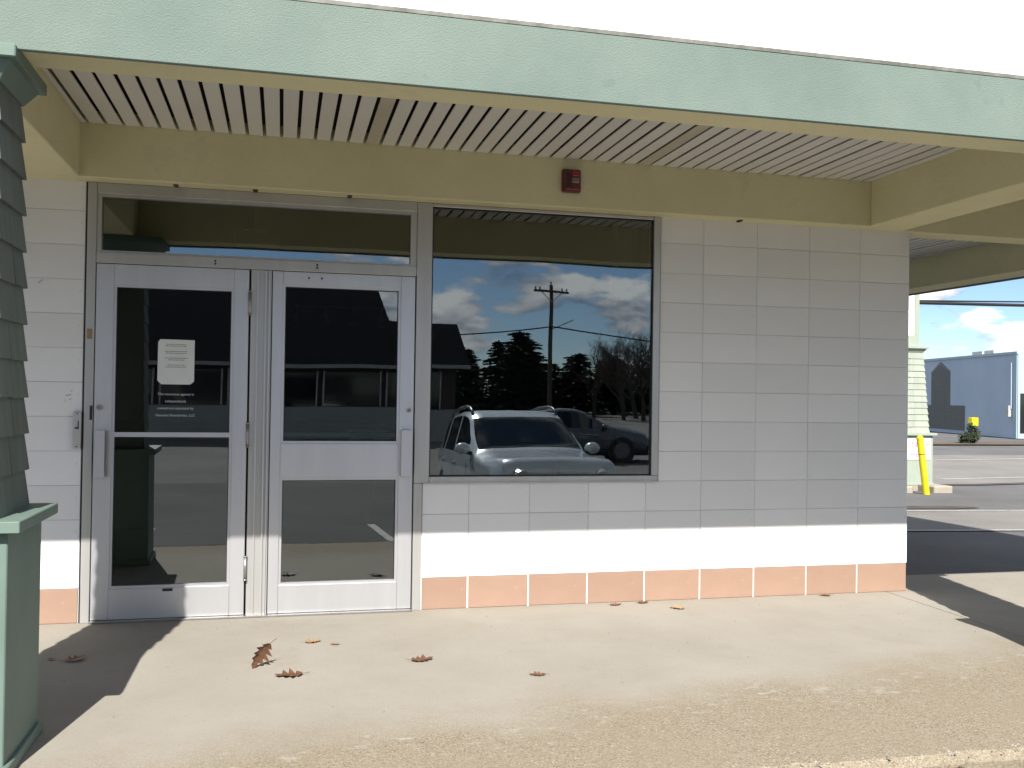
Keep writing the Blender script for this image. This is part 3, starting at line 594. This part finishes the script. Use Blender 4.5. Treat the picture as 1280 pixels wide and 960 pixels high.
tag(obj('concrete_curb', MB().box(5.4, 6.30, 8.45, 8.75, G9 - .1, G9 + .13), M['concrete_plain'], bevel=0.02), 'short concrete curb block in front of the tower near the shop wall corner', 'curb', 'curb blocks round the tower')
tag(obj('concrete_curb', MB().box(6.0, 6.719, 8.9, 9.75, G9 - .1, G9 + .10), M['concrete_plain']), 'low concrete base slab under the shingled tower', 'curb')
def bollard():
    gx, gy = 6.33, 8.14; g = h(gx, gy)
    b = thing('bollard', 'leaning yellow steel bollard in front of the entrance sign', 'bollard', (gx, gy, g))
    p0 = Vector((gx, gy, g - 0.05)); p1 = Vector((gx - 0.135, gy + 0.02, g + 1.0))
    obj('post', MB().tube([p0, p0.lerp(p1, .97), p1], [.057, .057, .045], 16), M['yellow'], b, smooth=False)
    q = p0.lerp(p1, .945); obj('cap', MB().tube([q, q.lerp(p1, .6), p1 + (p1 - p0) * .012], [.060, .060, .02], 16), M['yellow'], b)
    q = p0.lerp(p1, .70); obj('band', MB().tube([q, q + (p1 - p0) * .012], .0585, 16), M['patch'], b)
bollard()

# ------------------------------------------------------------------ far side of the lot
GB = -0.22
bl = thing('blue_building', 'long pale blue flat roofed building across the parking lot', 'building', (24, 31, GB))
A = Vector((30.099, 40.995, 0)); Bc = Vector((27.5, 30.0, 0)); d = (Bc - A).normalized(); nn = Vector((d.y, -d.x, 0))   # faces the drive
def onwall(u, v, out=0.0): return A + d * u + nn * out + Vector((0, 0, v))
Lw = (Bc - A).length
TOP = 3.68
def wbox(u0, u1, z0, z1, o0, o1):
    return [onwall(u0, z0, o1), onwall(u1, z0, o1), onwall(u1, z0, o0), onwall(u0, z0, o0), onwall(u0, z1, o1), onwall(u1, z1, o1), onwall(u1, z1, o0), onwall(u0, z1, o0)]
obj('wall', MB().hexa(wbox(0, Lw, GB, TOP - .12, -14, 0)), M['blue_wall'], bl)
obj('coping', MB().hexa(wbox(-.05, Lw + .05, TOP - .119, TOP, -14, .06)), M['blue_trim'], bl)
obj('corner_trim', MB().hexa(wbox(Lw - .32, Lw - .001, GB, TOP - .12, .001, .04)), M['blue_trim'], bl)
obj('front_wall', MB().hexa(wbox(Lw + .001, Lw + .05, GB, TOP - .12, -14, -.001)), M['blue_white'], bl)
obj('door', MB().hexa(wbox(Lw + .051, Lw + .08, GB + .25, 1.80, -1.6, -.10)), M['car_glass'], bl)
obj('meter_box', MB().hexa(wbox(Lw - .62, Lw - .42, .75, 1.25, .001, .18)), M['unit'], bl)
obj('downpipe', MB().tube([onwall(Lw - .4, 1.1, .06), onwall(Lw - .4, 3.2, .06)], .03, 8), M['blue_wall'], bl)
for u, sz in ((6.3, 1.0), (7.5, .9)): obj('rooftop_unit', MB().hexa(wbox(u, u + sz, TOP + .001, TOP + .20, -1.2, -.4)), M['unit'], bl)
# dark tiled inlay in the shape of a steeple: tiles are geometry
inl = obj('tile_inlay', MB().hexa(wbox(1.50, 6.43, -0.05, 1.20, .001, .03)).prism([onwall(2.71, 1.2005, .001), onwall(4.84, 1.2005, .001), onwall(4.84, 2.96, .001), onwall(3.775, 3.48, .001), onwall(2.71, 2.96, .001)], nn * .029), M['grout'], bl)
tb = MB(); ts = .11
tu = .265
for iu in range(18):
    for iz in range(32):
        u = 1.64 + iu * tu; z = -.02 + iz * ts
        inside = (z + ts <= 1.205) or (u >= 2.695 and u + tu <= 4.85 and (z + ts < 2.97 or abs(u + tu / 2 - 3.775) < 1.065 * (3.48 - z - ts) / .52 - .10))
        if inside: tb.hexa(wbox(u + .010, u + tu - .010, z + .007, z + ts - .007, .030, .036))
stuff(obj('tile', tb, M['tile_dark'], inl))
# shrub with a yellow utility marker
def leaf_cloud(n, rad, seed, size):
    rg = random.Random(seed); b = MB()
    for _ in range(n):
        while True:
            p = Vector((rg.uniform(-1, 1), rg.uniform(-1, 1), rg.uniform(-1, 1)))
            if .25 < p.length < 1: break
        p = Vector((p.x * rad[0], p.y * rad[1], p.z * rad[2])); u = Vector((rg.gauss(0, 1), rg.gauss(0, 1), rg.gauss(0, 1))).normalized(); v = u.orthogonal().normalized(); s = size * rg.uniform(.6, 1.3)
        b.v += [tuple(p - u * s), tuple(p + v * s * .5), tuple(p + u * s), tuple(p - v * s * .5)]; k = len(b.v); b.f.append((k - 4, k - 3, k - 2, k - 1))
    return b
def at_far(x, y): return h(x, y)
sx, sy = 21.3, 25.4
shb = thing('shrub', 'dark low shrub beside yellow box before the blue building', 'shrub', (sx, sy, GB))
o = obj('foliage', leaf_cloud(420, (.42, .3, .22), 5, .07), M['shrub_leaf'], shb); o.matrix_parent_inverse = Matrix.Identity(4); o.location = (0, 0, .26)
for ax, az, sd in ((-.32, .2, 6), (.2, .46, 7), (.05, .62, 8)):
    o = obj('foliage', leaf_cloud(160, (.2, .2, .2), sd, .06), M['shrub_leaf'], shb); o.matrix_parent_inverse = Matrix.Identity(4); o.location = (ax, 0, az)
obj('stem', MB().tube([(sx, sy, GB - .05), (sx + .05, sy, GB + .5)], [.03, .02], 6), M['bark'], shb)
yb = thing('utility_box', 'small yellow utility marker box standing behind the dark shrub', 'box', (21.85, 25.9, GB))
obj('box', MB().box(21.69, 21.99, 25.77, 26.03, GB + .66, GB + 1.0), M['yellow'], yb, bevel=.02)
obj('post', MB().box(21.82, 21.88, 25.87, 25.93, GB - .05, GB + .659), M['unit'], yb)
# overhead cables crossing the far lot
def cable(p0, p1, sag, r, label):
    p0, p1 = Vector(p0), Vector(p1); pts = []
    for i in range(25): t = i / 24; q = p0.lerp(p1, t); q.z -= sag * 4 * t * (1 - t); pts.append(q)
    tag(obj('overhead_cable', MB().tube(pts, r, 6), M['cable']), label, 'cable', 'overhead cables')
cable((2, 20.5, 4.50), (60, 24.0, 6.75), .55, .06, 'thick black overhead cable in the sky past the canopy')
cable((2, 20.9, 4.45), (60, 24.3, 7.35), .55, .03, 'thin black overhead cable rising above the thick one')

# ------------------------------------------------------------------ cars
def interp(xs, ys, v):
    if v <= xs[0]: return ys[0]
    for a, c, p, q in zip(xs, xs[1:], ys, ys[1:]):
        if v <= c: return p + (q - p) * (v - a) / (c - a)
    return ys[-1]
def smooth_interp(pts, v):       # monotone-ish cosine blend between control points
    for (a, p), (c, q) in zip(pts, pts[1:]):
        if a <= v <= c: return p + (q - p) * (v - a) / (c - a)
    return pts[0][1] if v < pts[0][0] else pts[-1][1]
def car(name, label, paint, prof, belt, width, roofw, ws, rear, wins, wheels, wr, loc, rz, rails=False, group='parked cars'):
    t = thing(name, label, 'car', loc, group); t.rotation_euler = (0, 0, rz)
    def ob(nm, b, mt, par=t, **k):
        o = obj(nm, b, mt, None, **k); o.parent = par; return o
    y0, y1 = prof[0][0], prof[-1][0]; n = 72
    ys = [y0 + (y1 - y0) * i / n for i in range(n + 1)]
    for sp_ in (ws + rear + tuple(v for w_ in wins for v in w_)):
        k = min(range(len(ys)), key=lambda i: abs(ys[i] - sp_)); ys[k] = sp_
    def sm(pts, y): return sum(smooth_interp(pts, y + dy_) for dy_ in (-.09, -.06, -.03, 0, .03, .06, .09)) / 7
    secs = []
    for y in ys:
        top = sm(prof, y); be = min(sm(belt, y), top - .035); wd = sm(width, y); rw = sm(roofw, y)
        k = clamp((top - be - .04) / .35, 0, 1); rw = wd * .90 * (1 - k) + rw * k
        secs.append([(wd * .86, .20), (wd * .97, .27), (wd, .45), (wd, be - .20), (wd * .985, be - .06), (wd * .955, be), (rw + .012 * k, top - .06 - .02 * k), (rw * .94, top - .028), (rw * .70, top - .008), (0, top)])
    np_ = 10; parts = {}
    def add(part, q):
        b = parts.setdefault(part, {'v': {}, 'f': []}); ids = []
        for p in q:
            if p not in b['v']: b['v'][p] = len(b['v'])
            ids.append(b['v'][p])
        b['f'].append(tuple(ids))
    for i in range(n):
        ym = (ys[i] + ys[i + 1]) / 2
        for j in range(np_ - 1):
            for s in (1, -1):
                q = [(s * secs[i][j][0], round(ys[i], 4), secs[i][j][1]), (s * secs[i + 1][j][0], round(ys[i + 1], 4), secs[i + 1][j][1]), (s * secs[i + 1][j + 1][0], round(ys[i + 1], 4), secs[i + 1][j + 1][1]), (s * secs[i][j + 1][0], round(ys[i], 4), secs[i][j + 1][1])]
                q = list(dict.fromkeys(q))
                part = 'body'
                if j >= 7 and ws[0] < ym < ws[1]: part = 'windshield'
                elif j >= 7 and rear[0] < ym < rear[1]: part = 'rear_window'
                elif j == 5:
                    for k, (a, c) in enumerate(wins):
                        if a < ym < c: part = 'side_window_%d_%d' % (k, s)
                add(part, q)
    for end in (0, n):
        l = secs[end]; add('body', [(p[0], round(ys[end], 4), p[1]) for p in l] + [(-p[0], round(ys[end], 4), p[1]) for p in reversed(l[:-1])])
    for pn, b in parts.items():
        mb = MB(); mb.v = list(b['v']); mb.f = b['f']
        nm = 'side_window' if pn.startswith('side') else pn
        o = ob(nm, mb, paint if pn == 'body' else M['car_glass'], smooth=True)
    for wy in wheels:
        wdm = sm(width, wy)
        for s in (-1, 1):
            xo = s * (wdm - .02)
            ob('wheel_arch', MB().tube([(s * (wdm - .05), wy, wr), (s * (wdm + .004), wy, wr)], wr * 1.14, 28), M['gasket'])
            wh = ob('wheel', MB().tube([(s * (wdm - .20), wy, wr), (s * (wdm - .19), wy, wr), (xo, wy, wr), (s * (wdm + .012), wy, wr)], [wr * .94, wr, wr, wr * .93], 28), M['tyre'])
            ob('rim', MB().tube([(s * (wdm + .012), wy, wr), (s * (wdm + .02), wy, wr)], [wr * .68, wr * .60], 20), M['rim'], wh)
    by = ws[1] - .10; bz = sm(belt, by)
    for s in (-1, 1):
        wdm = sm(width, by); x = s * (wdm + .07)
        b = MB(); 
        for i, (yy, sc_) in enumerate(((.08, .3), (.05, .85), (0, 1), (-.05, .95), (-.07, .5))):
            for k in range(10): an = 2 * math.pi * k / 10; b.v.append((x + .105 * sc_ * math.cos(an), by + yy, bz + .075 + .072 * sc_ * math.sin(an)))
        for i in range(4):
            for k in range(10): b.f.append((i * 10 + k, i * 10 + (k + 1) % 10, i * 10 + 10 + (k + 1) % 10, i * 10 + 10 + k))
        b.f.append(tuple(range(10))); b.f.append(tuple(range(49, 39, -1)))
        mi = ob('wing_mirror', b, paint, smooth=True)
        ob('mirror_arm', MB().tube([(s * (wdm * .93), by, bz + .01), (x, by, bz + .05)], .025, 8), M['gasket'], mi)
        fy = y1 - .12; fz = sm(prof, fy) - .16
        ob('headlight', MB().tube([(s * (sm(width, fy) * .78), fy - .06, fz), (s * (sm(width, fy) * .74), y1 + .015, fz - .02)], [.12, .09], 14), M['lamp_glass'])
        ob('tail_light', MB().box(s * sm(width, y0 + .1) * .80 - .06, s * sm(width, y0 + .1) * .80 + .06, y0 - .01, y0 + .1, .75, .98), M['red_lens'])
        if rails:
            pts = [(s * (sm(roofw, yy) * .93), yy, sm(prof, yy) + dz) for yy, dz in ((ws[0] - .14, -.03), (ws[0] - .20, .005), (ws[0] - .30, .03), (ws[0] - .55, .04), (-1.0, .04), (rear[1] + .25, .035), (rear[1] + .1, .01), (rear[1] + .04, -.03))]
            ob('roof_rail', MB().tube(pts, .02, 8), M['rim'], smooth=True)
    ob('grille', MB().box(-.45, .45, y1 - .02, y1 + .012, .52, .64), M['gasket'])
    ob('front_plate', MB().box(-.15, .15, y1 + .001, y1 + .014, .36, .46), M['sign_white'])
    # door seams and handles
    for s in (-1, 1):
        for yy in (.55, -.42, -1.35):
            wdm = sm(width, yy)
            ob('door_seam', MB().box(s * wdm - .002, s * wdm + .002, yy - .004, yy + .004, .34, sm(belt, yy) - .10), M['gasket'])
        for yy in (-.28, -1.2):
            wdm = sm(width, yy); ob('door_handle', MB().box(s * wdm * .995 - .015, s * wdm * .995 + .02, yy - .09, yy + .09, sm(belt, yy) - .15, sm(belt, yy) - .12), paint, bevel=.006)
    return t
SUVZ = h(-1.46, -5.0)
suv = car('parked_car', 'silver crossover with roof rails parked facing the shop, mirrored in its window', M['car_silver'],
    [(-2.2, .62), (-2.14, .98), (-1.98, 1.18), (-1.72, 1.42), (-1.4, 1.49), (-.7, 1.52), (-.3, 1.51), (-.05, 1.48), (.12, 1.41), (.82, 1.02), (1.3, .96), (1.85, .95), (2.06, .94), (2.15, .85), (2.2, .62)],
    [(-2.2, .95), (-1.5, 1.02), (0, .97), (.8, .95), (1.5, .88), (2.0, .76), (2.2, .48)], [(-2.2, .70), (-2.0, .76), (-1.2, .80), (1.2, .79), (1.75, .76), (2.05, .67), (2.2, .54)], [(-2.2, .61), (-1.7, .61), (0, .62), (.8, .74)],
    (.10, .80), (-2.02, -1.70), ((-.42, .50), (-1.22, -.50), (-1.72, -1.32)), (-1.32, 1.38), .335, (-1.53, -5.66, h(-1.5, -5.66)), 0, True, None)
suv.scale = (.93, .96, 1.0)
suv.rotation_euler = (R(2.7), 0, 0)      # the bay slopes down from the walk
sed = car('parked_car', 'grey sedan seen side on, mirrored dimly in the shop window', M['car_grey'],
    [(-2.3, .60), (-2.25, .95), (-1.75, 1.02), (-1.5, 1.05), (-.85, 1.36), (-.3, 1.42), (.1, 1.41), (.35, 1.36), (1.05, .98), (1.6, .90), (2.1, .78), (2.25, .62), (2.3, .50)],
    [(-2.3, .86), (-1.5, .93), (0, .90), (1.0, .87), (1.7, .82), (2.1, .70), (2.3, .46)], [(-2.3, .76), (-2.0, .85), (1.4, .86), (2.0, .80), (2.3, .62)], [(-2.3, .56), (-.8, .56), (.3, .56), (1.0, .70)],
    (.32, 1.03), (-1.5, -.86), ((-.36, .62), (-1.2, -.44)), (-1.36, 1.42), .32, (3.35, -19.5, -.41), R(-78), False, None)

# ------------------------------------------------------------------ store, pole and trees across the lot (mirrored in the glass)
GS = -.40
st = thing('mansard_store', 'low store with dark mansard roof across the lot, mirrored in the glass', 'building', (-6, -32, GS))
obj('wall', MB().box(-20, 2.1, -40, -30.2, GS, 2.35), M['brickwall'], st)
obj('bulkhead', MB().box(-19.9, 2.25, -30.19, -30.0, GS, .82), M['pale_wall'], st)
obj('eave_board', MB().box(-20.3, 2.62, -30.19, -29.7, 2.36, 2.50), M['pale_wall'], st)
for i in range(9):
    x = -19 + i * 2.3; wv = obj('window', MB().box(x, x + 2.0, -30.19, -30.12, .84, 2.2), M['car_glass'], st)
    obj('frame', MB().box(x - .06, x - .001, -30.19, -30.08, .84, 2.25).box(x + 2.001, x + 2.06, -30.19, -30.08, .84, 2.25), M['unit'], wv)
obj('mansard_roof', MB().hexa([(-20.3, -29.7, 2.51), (2.6, -29.7, 2.51), (2.6, -40, 2.51), (-20.3, -40, 2.51), (-20, -30.7, 4.2), (2.2, -30.7, 4.2), (2.2, -40, 4.2), (-20, -40, 4.2)]), M['roofing'], st)
obj('gable_roof', MB().hexa([(-19, -30.72, 4.0), (-.35, -30.72, 4.0), (-.35, -39, 4.0), (-19, -39, 4.0), (-18, -32.2, 6.2), (-.95, -32.2, 6.2), (-.95, -37, 6.2), (-18, -37, 6.2)]), M['roofing'], st)
PX, PY = 14.2, -60.0
up_ = thing('utility_pole', 'wooden utility pole with crossarm, mirrored in the shop window', 'utility pole', (PX, PY, GS))
obj('pole', MB().tube([(PX, PY, GS - .3), (PX, PY, 9.25)], [.17, .12], 10), M['pole_wood'], up_)
obj('crossarm', MB().box(PX - 1.25, PX + 1.25, PY + .13, PY + .25, 8.72, 8.86), M['pole_wood'], up_)
for xx in (-1.15, -.85, .75, 1.1): obj('insulator', MB().tube([(PX + xx, PY + .19, 8.86), (PX + xx, PY + .19, 9.05)], [.05, .07], 8), M['unit'], up_)
obj('insulator', MB().tube([(PX, PY, 9.25), (PX, PY, 9.45)], [.05, .07], 8), M['unit'], up_)
obj('transformer_arm', MB().tube([(PX, PY, 6.2), (PX + 1.6, PY + .3, 6.9)], .04, 6), M['unit'], up_)
obj('brace', MB().tube([(PX - .7, PY + .15, 8.72), (PX, PY + .13, 8.1)], .03, 6).tube([(PX + .7, PY + .15, 8.72), (PX, PY + .13, 8.1)], .03, 6), M['unit'], up_)
cable((PX, PY + .2, 6.4), (PX - 38, PY + 22, 5.2), 1.2, .05, 'grey service cable running left from the mirrored utility pole')
cable((PX, PY + .2, 6.4), (PX + 40, PY - 4, 6.3), 1.2, .05, 'grey service cable running right from the mirrored utility pole')

def conifer_mesh(seed):
    rg = random.Random(seed); b = MB(); t = MB(); Ht = 1.0
    t.tube([(0, 0, 0), (0, 0, .5), (0, 0, .98)], [.022, .014, .004], 7)
    lv = 26
    for i in range(lv):
        z = .10 + .88 * i / lv; rad = (.26 * (1 - z) ** .8 + .02) * rg.uniform(.7, 1.15)
        for k in range(9):
            an = rg.uniform(0, 6.283); L_ = rad * rg.uniform(.6, 1.1)
            dirv = Vector((math.cos(an), math.sin(an), -.22 + rg.uniform(-.1, .15)))
            for j in range(7):
                q = Vector((0, 0, z)) + dirv * L_ * (j + 1) / 7
                for _ in range(3):
                    u = (dirv + Vector((rg.gauss(0, .6), rg.gauss(0, .6), rg.gauss(0, .4)))).normalized(); v = u.orthogonal().normalized(); v.rotate(Matrix.Rotation(rg.uniform(0, 6.28), 3, u)); s = .030 * rg.uniform(.6, 1.2)
                    c = len(b.v); b.v += [tuple(q - u * s), tuple(q + v * s * .45), tuple(q + u * s), tuple(q - v * s * .45)]; b.f.append((c, c + 1, c + 2, c + 3))
    return t.mesh('trunk'), b.mesh('crown')
def bare_mesh(seed):
    rg = random.Random(seed); tk = MB(); tw_ = MB()
    def grow(p, d, L_, r, lev):
        pts = [p]; q = p.copy(); dd = d.copy()
        for i in range(3):
            dd = (dd + Vector((rg.gauss(0, .12), rg.gauss(0, .12), .06))).normalized(); q = q + dd * L_ / 3; pts.append(q.copy())
        (tk if lev < 2 else tw_).tube(pts, [r, r * .85, r * .7, r * .55], 6 if lev < 2 else 3, cap=False)
        if lev >= 5: return
        for _ in range(rg.randint(3, 4) if lev else 6):
            t = rg.uniform(.35, 1); k = min(2, int(t * 3)); bp = pts[k].lerp(pts[k + 1], t * 3 - k)
            nd = (dd + Vector((rg.gauss(0, .55), rg.gauss(0, .55), rg.gauss(.1, .3)))).normalized()
            grow(bp, nd, L_ * rg.uniform(.52, .72), r * .5, lev + 1)
    grow(Vector((0, 0, 0)), Vector((0, 0, 1)), .42, .018, 0)
    return tk.mesh('trunk'), tw_.mesh('crown')
con = [conifer_mesh(i) for i in (1, 2, 3)]; bar = [bare_mesh(i) for i in (11, 12, 13)]
for a, c in con: a.materials.append(M['bark']); c.materials.append(M['needles'])
for a, c in bar: a.materials.append(M['bark']); c.materials.append(M['twig'])
def tree(kind, i, x, y, ht, wide, label, group):
    a, c = (con if kind == 'pine_tree' else bar)[i % 3]
    t = bpy.data.objects.new(kind, None); C.objects.link(t); tag(t, label, 'tree', group); t.location = (x, y, GS - .05)
    t.rotation_euler = (0, 0, random.uniform(0, 6.28)); t.scale = (ht * wide, ht * wide, ht)
    for nm, me in (('trunk', a), ('crown', c)):
        o = bpy.data.objects.new(nm, me); C.objects.link(o); o.parent = t
for i in range(30):
    x = 3 + i * .95 + random.uniform(-.6, .6); y = -70 - random.uniform(0, 18)
    tree('pine_tree', i, x, y, (5.3 + 2.3 * math.exp(-((x - 14.0) / 5) ** 2)) * random.uniform(.80, 1.10), random.uniform(1.7, 2.4), 'dark pine tree in the row beyond the store, mirrored in the window', 'dark trees beyond the lot')
for i in range(18):
    x = 18.5 + i * 1.0 + random.uniform(-.4, .4); y = -56 - random.uniform(0, 14)
    tree('bare_tree', i, x, y, random.uniform(7.4, 9.6), random.uniform(.9, 1.3), 'bare leafless tree in the row beyond the lot, mirrored in the window', 'bare trees beyond the lot')

# ------------------------------------------------------------------ loose stones and grit
def stones(n, fn, seed, smin, smax):
    rg = random.Random(seed); b = MB()
    for _ in range(n):
        x, y, z = fn(rg); r = rg.uniform(smin, smax); k = len(b.v)
        pts = [(1, 0, 0), (0, 1, 0), (-1, 0, 0), (0, -1, 0), (.1, .1, .8), (0, 0, -.6)]
        an = rg.uniform(0, 6.28); ca, sa = math.cos(an), math.sin(an)
        for p in pts:
            q = [c * r * rg.uniform(.6, 1.2) for c in p]; b.v.append((x + q[0] * ca - q[1] * sa, y + q[0] * sa + q[1] * ca, z + q[2]))
        for i in range(4): b.f.append((k + i, k + (i + 1) % 4, k + 4)); b.f.append((k + (i + 1) % 4, k + i, k + 5))
    return b
M['stone'] = noisy('mixed_gravel', (0.10, 0.09, 0.08), (0.42, 0.38, 0.32), 55, 0.85)
o = stuff(obj('gravel', stones(900, lambda g: (g.uniform(-6.5, 1.5), -2.815 + g.gauss(0, .022), -.001 - .004 * g.random()), 5, .003, .011), M['stone'], None)); tag(o, 'grey and tan gravel exposed along the broken walk edge', 'gravel')
o = stuff(obj('grit', stones(260, lambda g: (g.uniform(-5.9, 1.2), -2.7 * g.random() ** .8 - .03, 0.001), 6, .0022, .0065), M['stone'], None)); tag(o, 'scattered dark grit lying on the concrete walk', 'grit')

# ------------------------------------------------------------------ fallen leaves
def leaf_mesh(seed, curl, lobes=4):
    rg = random.Random(seed); out = []
    n = lobes * 2
    for i in range(n + 1):
        t = i / n; wv = (.14 + .34 * math.sin(math.pi * min(1, t * 1.08 + .03))) * (1.0 if i % 2 else .45) * rg.uniform(.85, 1.15)
        out.append((t - .45 + (.06 if i % 2 else 0), wv))
    rows = out; b = MB()
    def lift(x, y): return curl * (1.3 * x * x + 2.2 * y * y) + .05 * math.sin(9 * x) * abs(y) * 2
    for x, wv in rows:
        for f in (-1, -.5, 0, .5, 1): b.v.append((x, wv * f, lift(x, wv * f) + rg.uniform(-.02, .02)))
    b.v.append((.62, 0, lift(.62, 0)))
    for i in range(n):
        for k in range(4): b.f.append((i * 5 + k, i * 5 + k + 1, (i + 1) * 5 + k + 1, (i + 1) * 5 + k))
    e = n * 5; 
    for k in range(4): b.f.append((e + k, e + k + 1, len(b.v) - 1))
    b.tube([(-.45, 0, lift(-.45, 0)), (-.62, .04, lift(-.45, 0) + .02), (-.74, .08, lift(-.45, 0) + .05)], .012, 5)
    return b
LV = [(-5.445, -.835, .12, 40, .30, 'leaf', 'curled brown leaf lying in the column shadow'),
      (-5.56, -.80, .05, 100, .2, 'leaf', 'tiny brown leaf scrap beside the leaf in the column shadow'),
      (-4.257, -.690, .10, 15, .35, 'leaf_tan', 'curled tan oak leaf on the walk before the right door'),
      (-4.134, -.762, .055, 160, .3, 'leaf_tan', 'small curled leaf beside the tan oak leaf'),
      (-4.378, -1.306, .15, 185, .25, 'leaf', 'flat brown oak leaf lying beside the upright oak leaf'),
      (-3.719, -1.160, .13, 10, .30, 'leaf', 'brown oak leaf with raised lobes below the block wall'),
      (-3.185, -1.519, .09, 170, .20, 'leaf', 'small flat brown leaf out on the walk below the window'),
      (-2.271, -.085, .09, 5, .30, 'leaf', 'brown leaf against the salmon blocks under the window'),
      (-2.064, -.055, .10, 20, .30, 'leaf', 'dark leaf against a white joint of the salmon blocks'),
      (-1.895, -.259, .11, 150, .45, 'leaf_tan', 'curled tan leaf just off the salmon blocks'),
      (-.691, -.055, .09, 170, .3, 'leaf', 'brown leaf against salmon blocks near the building corner')]
for i, (x, y, s, a, cu, mt, lb) in enumerate(LV):
    me = leaf_mesh(20 + i, cu).mesh('oak_leaf', smooth=False); me.materials.append(M[mt])
    zmin = min(v.co.z for v in me.vertices)
    o = bpy.data.objects.new('oak_leaf', me); C.objects.link(o); o.location = (x, y, -zmin * s + .002); o.scale = (s * .85, s * .85, s * .7); o.rotation_euler = (0, 0, R(a)); tag(o, lb, 'leaf', 'fallen oak leaves')
me = leaf_mesh(51, .25, 5).mesh('oak_leaf'); me.materials.append(M['leaf'])
o = bpy.data.objects.new('oak_leaf', me); C.objects.link(o); o.scale = (.135,) * 3; o.rotation_euler = (R(62), R(128), R(10)); o.location = (-4.52, -1.13, .085); tag(o, 'brown oak leaf standing upright on its lobe tips', 'leaf', 'fallen oak leaves')
bpy.context.view_layer.update()
o.location.z += -min((o.matrix_world @ v.co).z for v in me.vertices) + .001
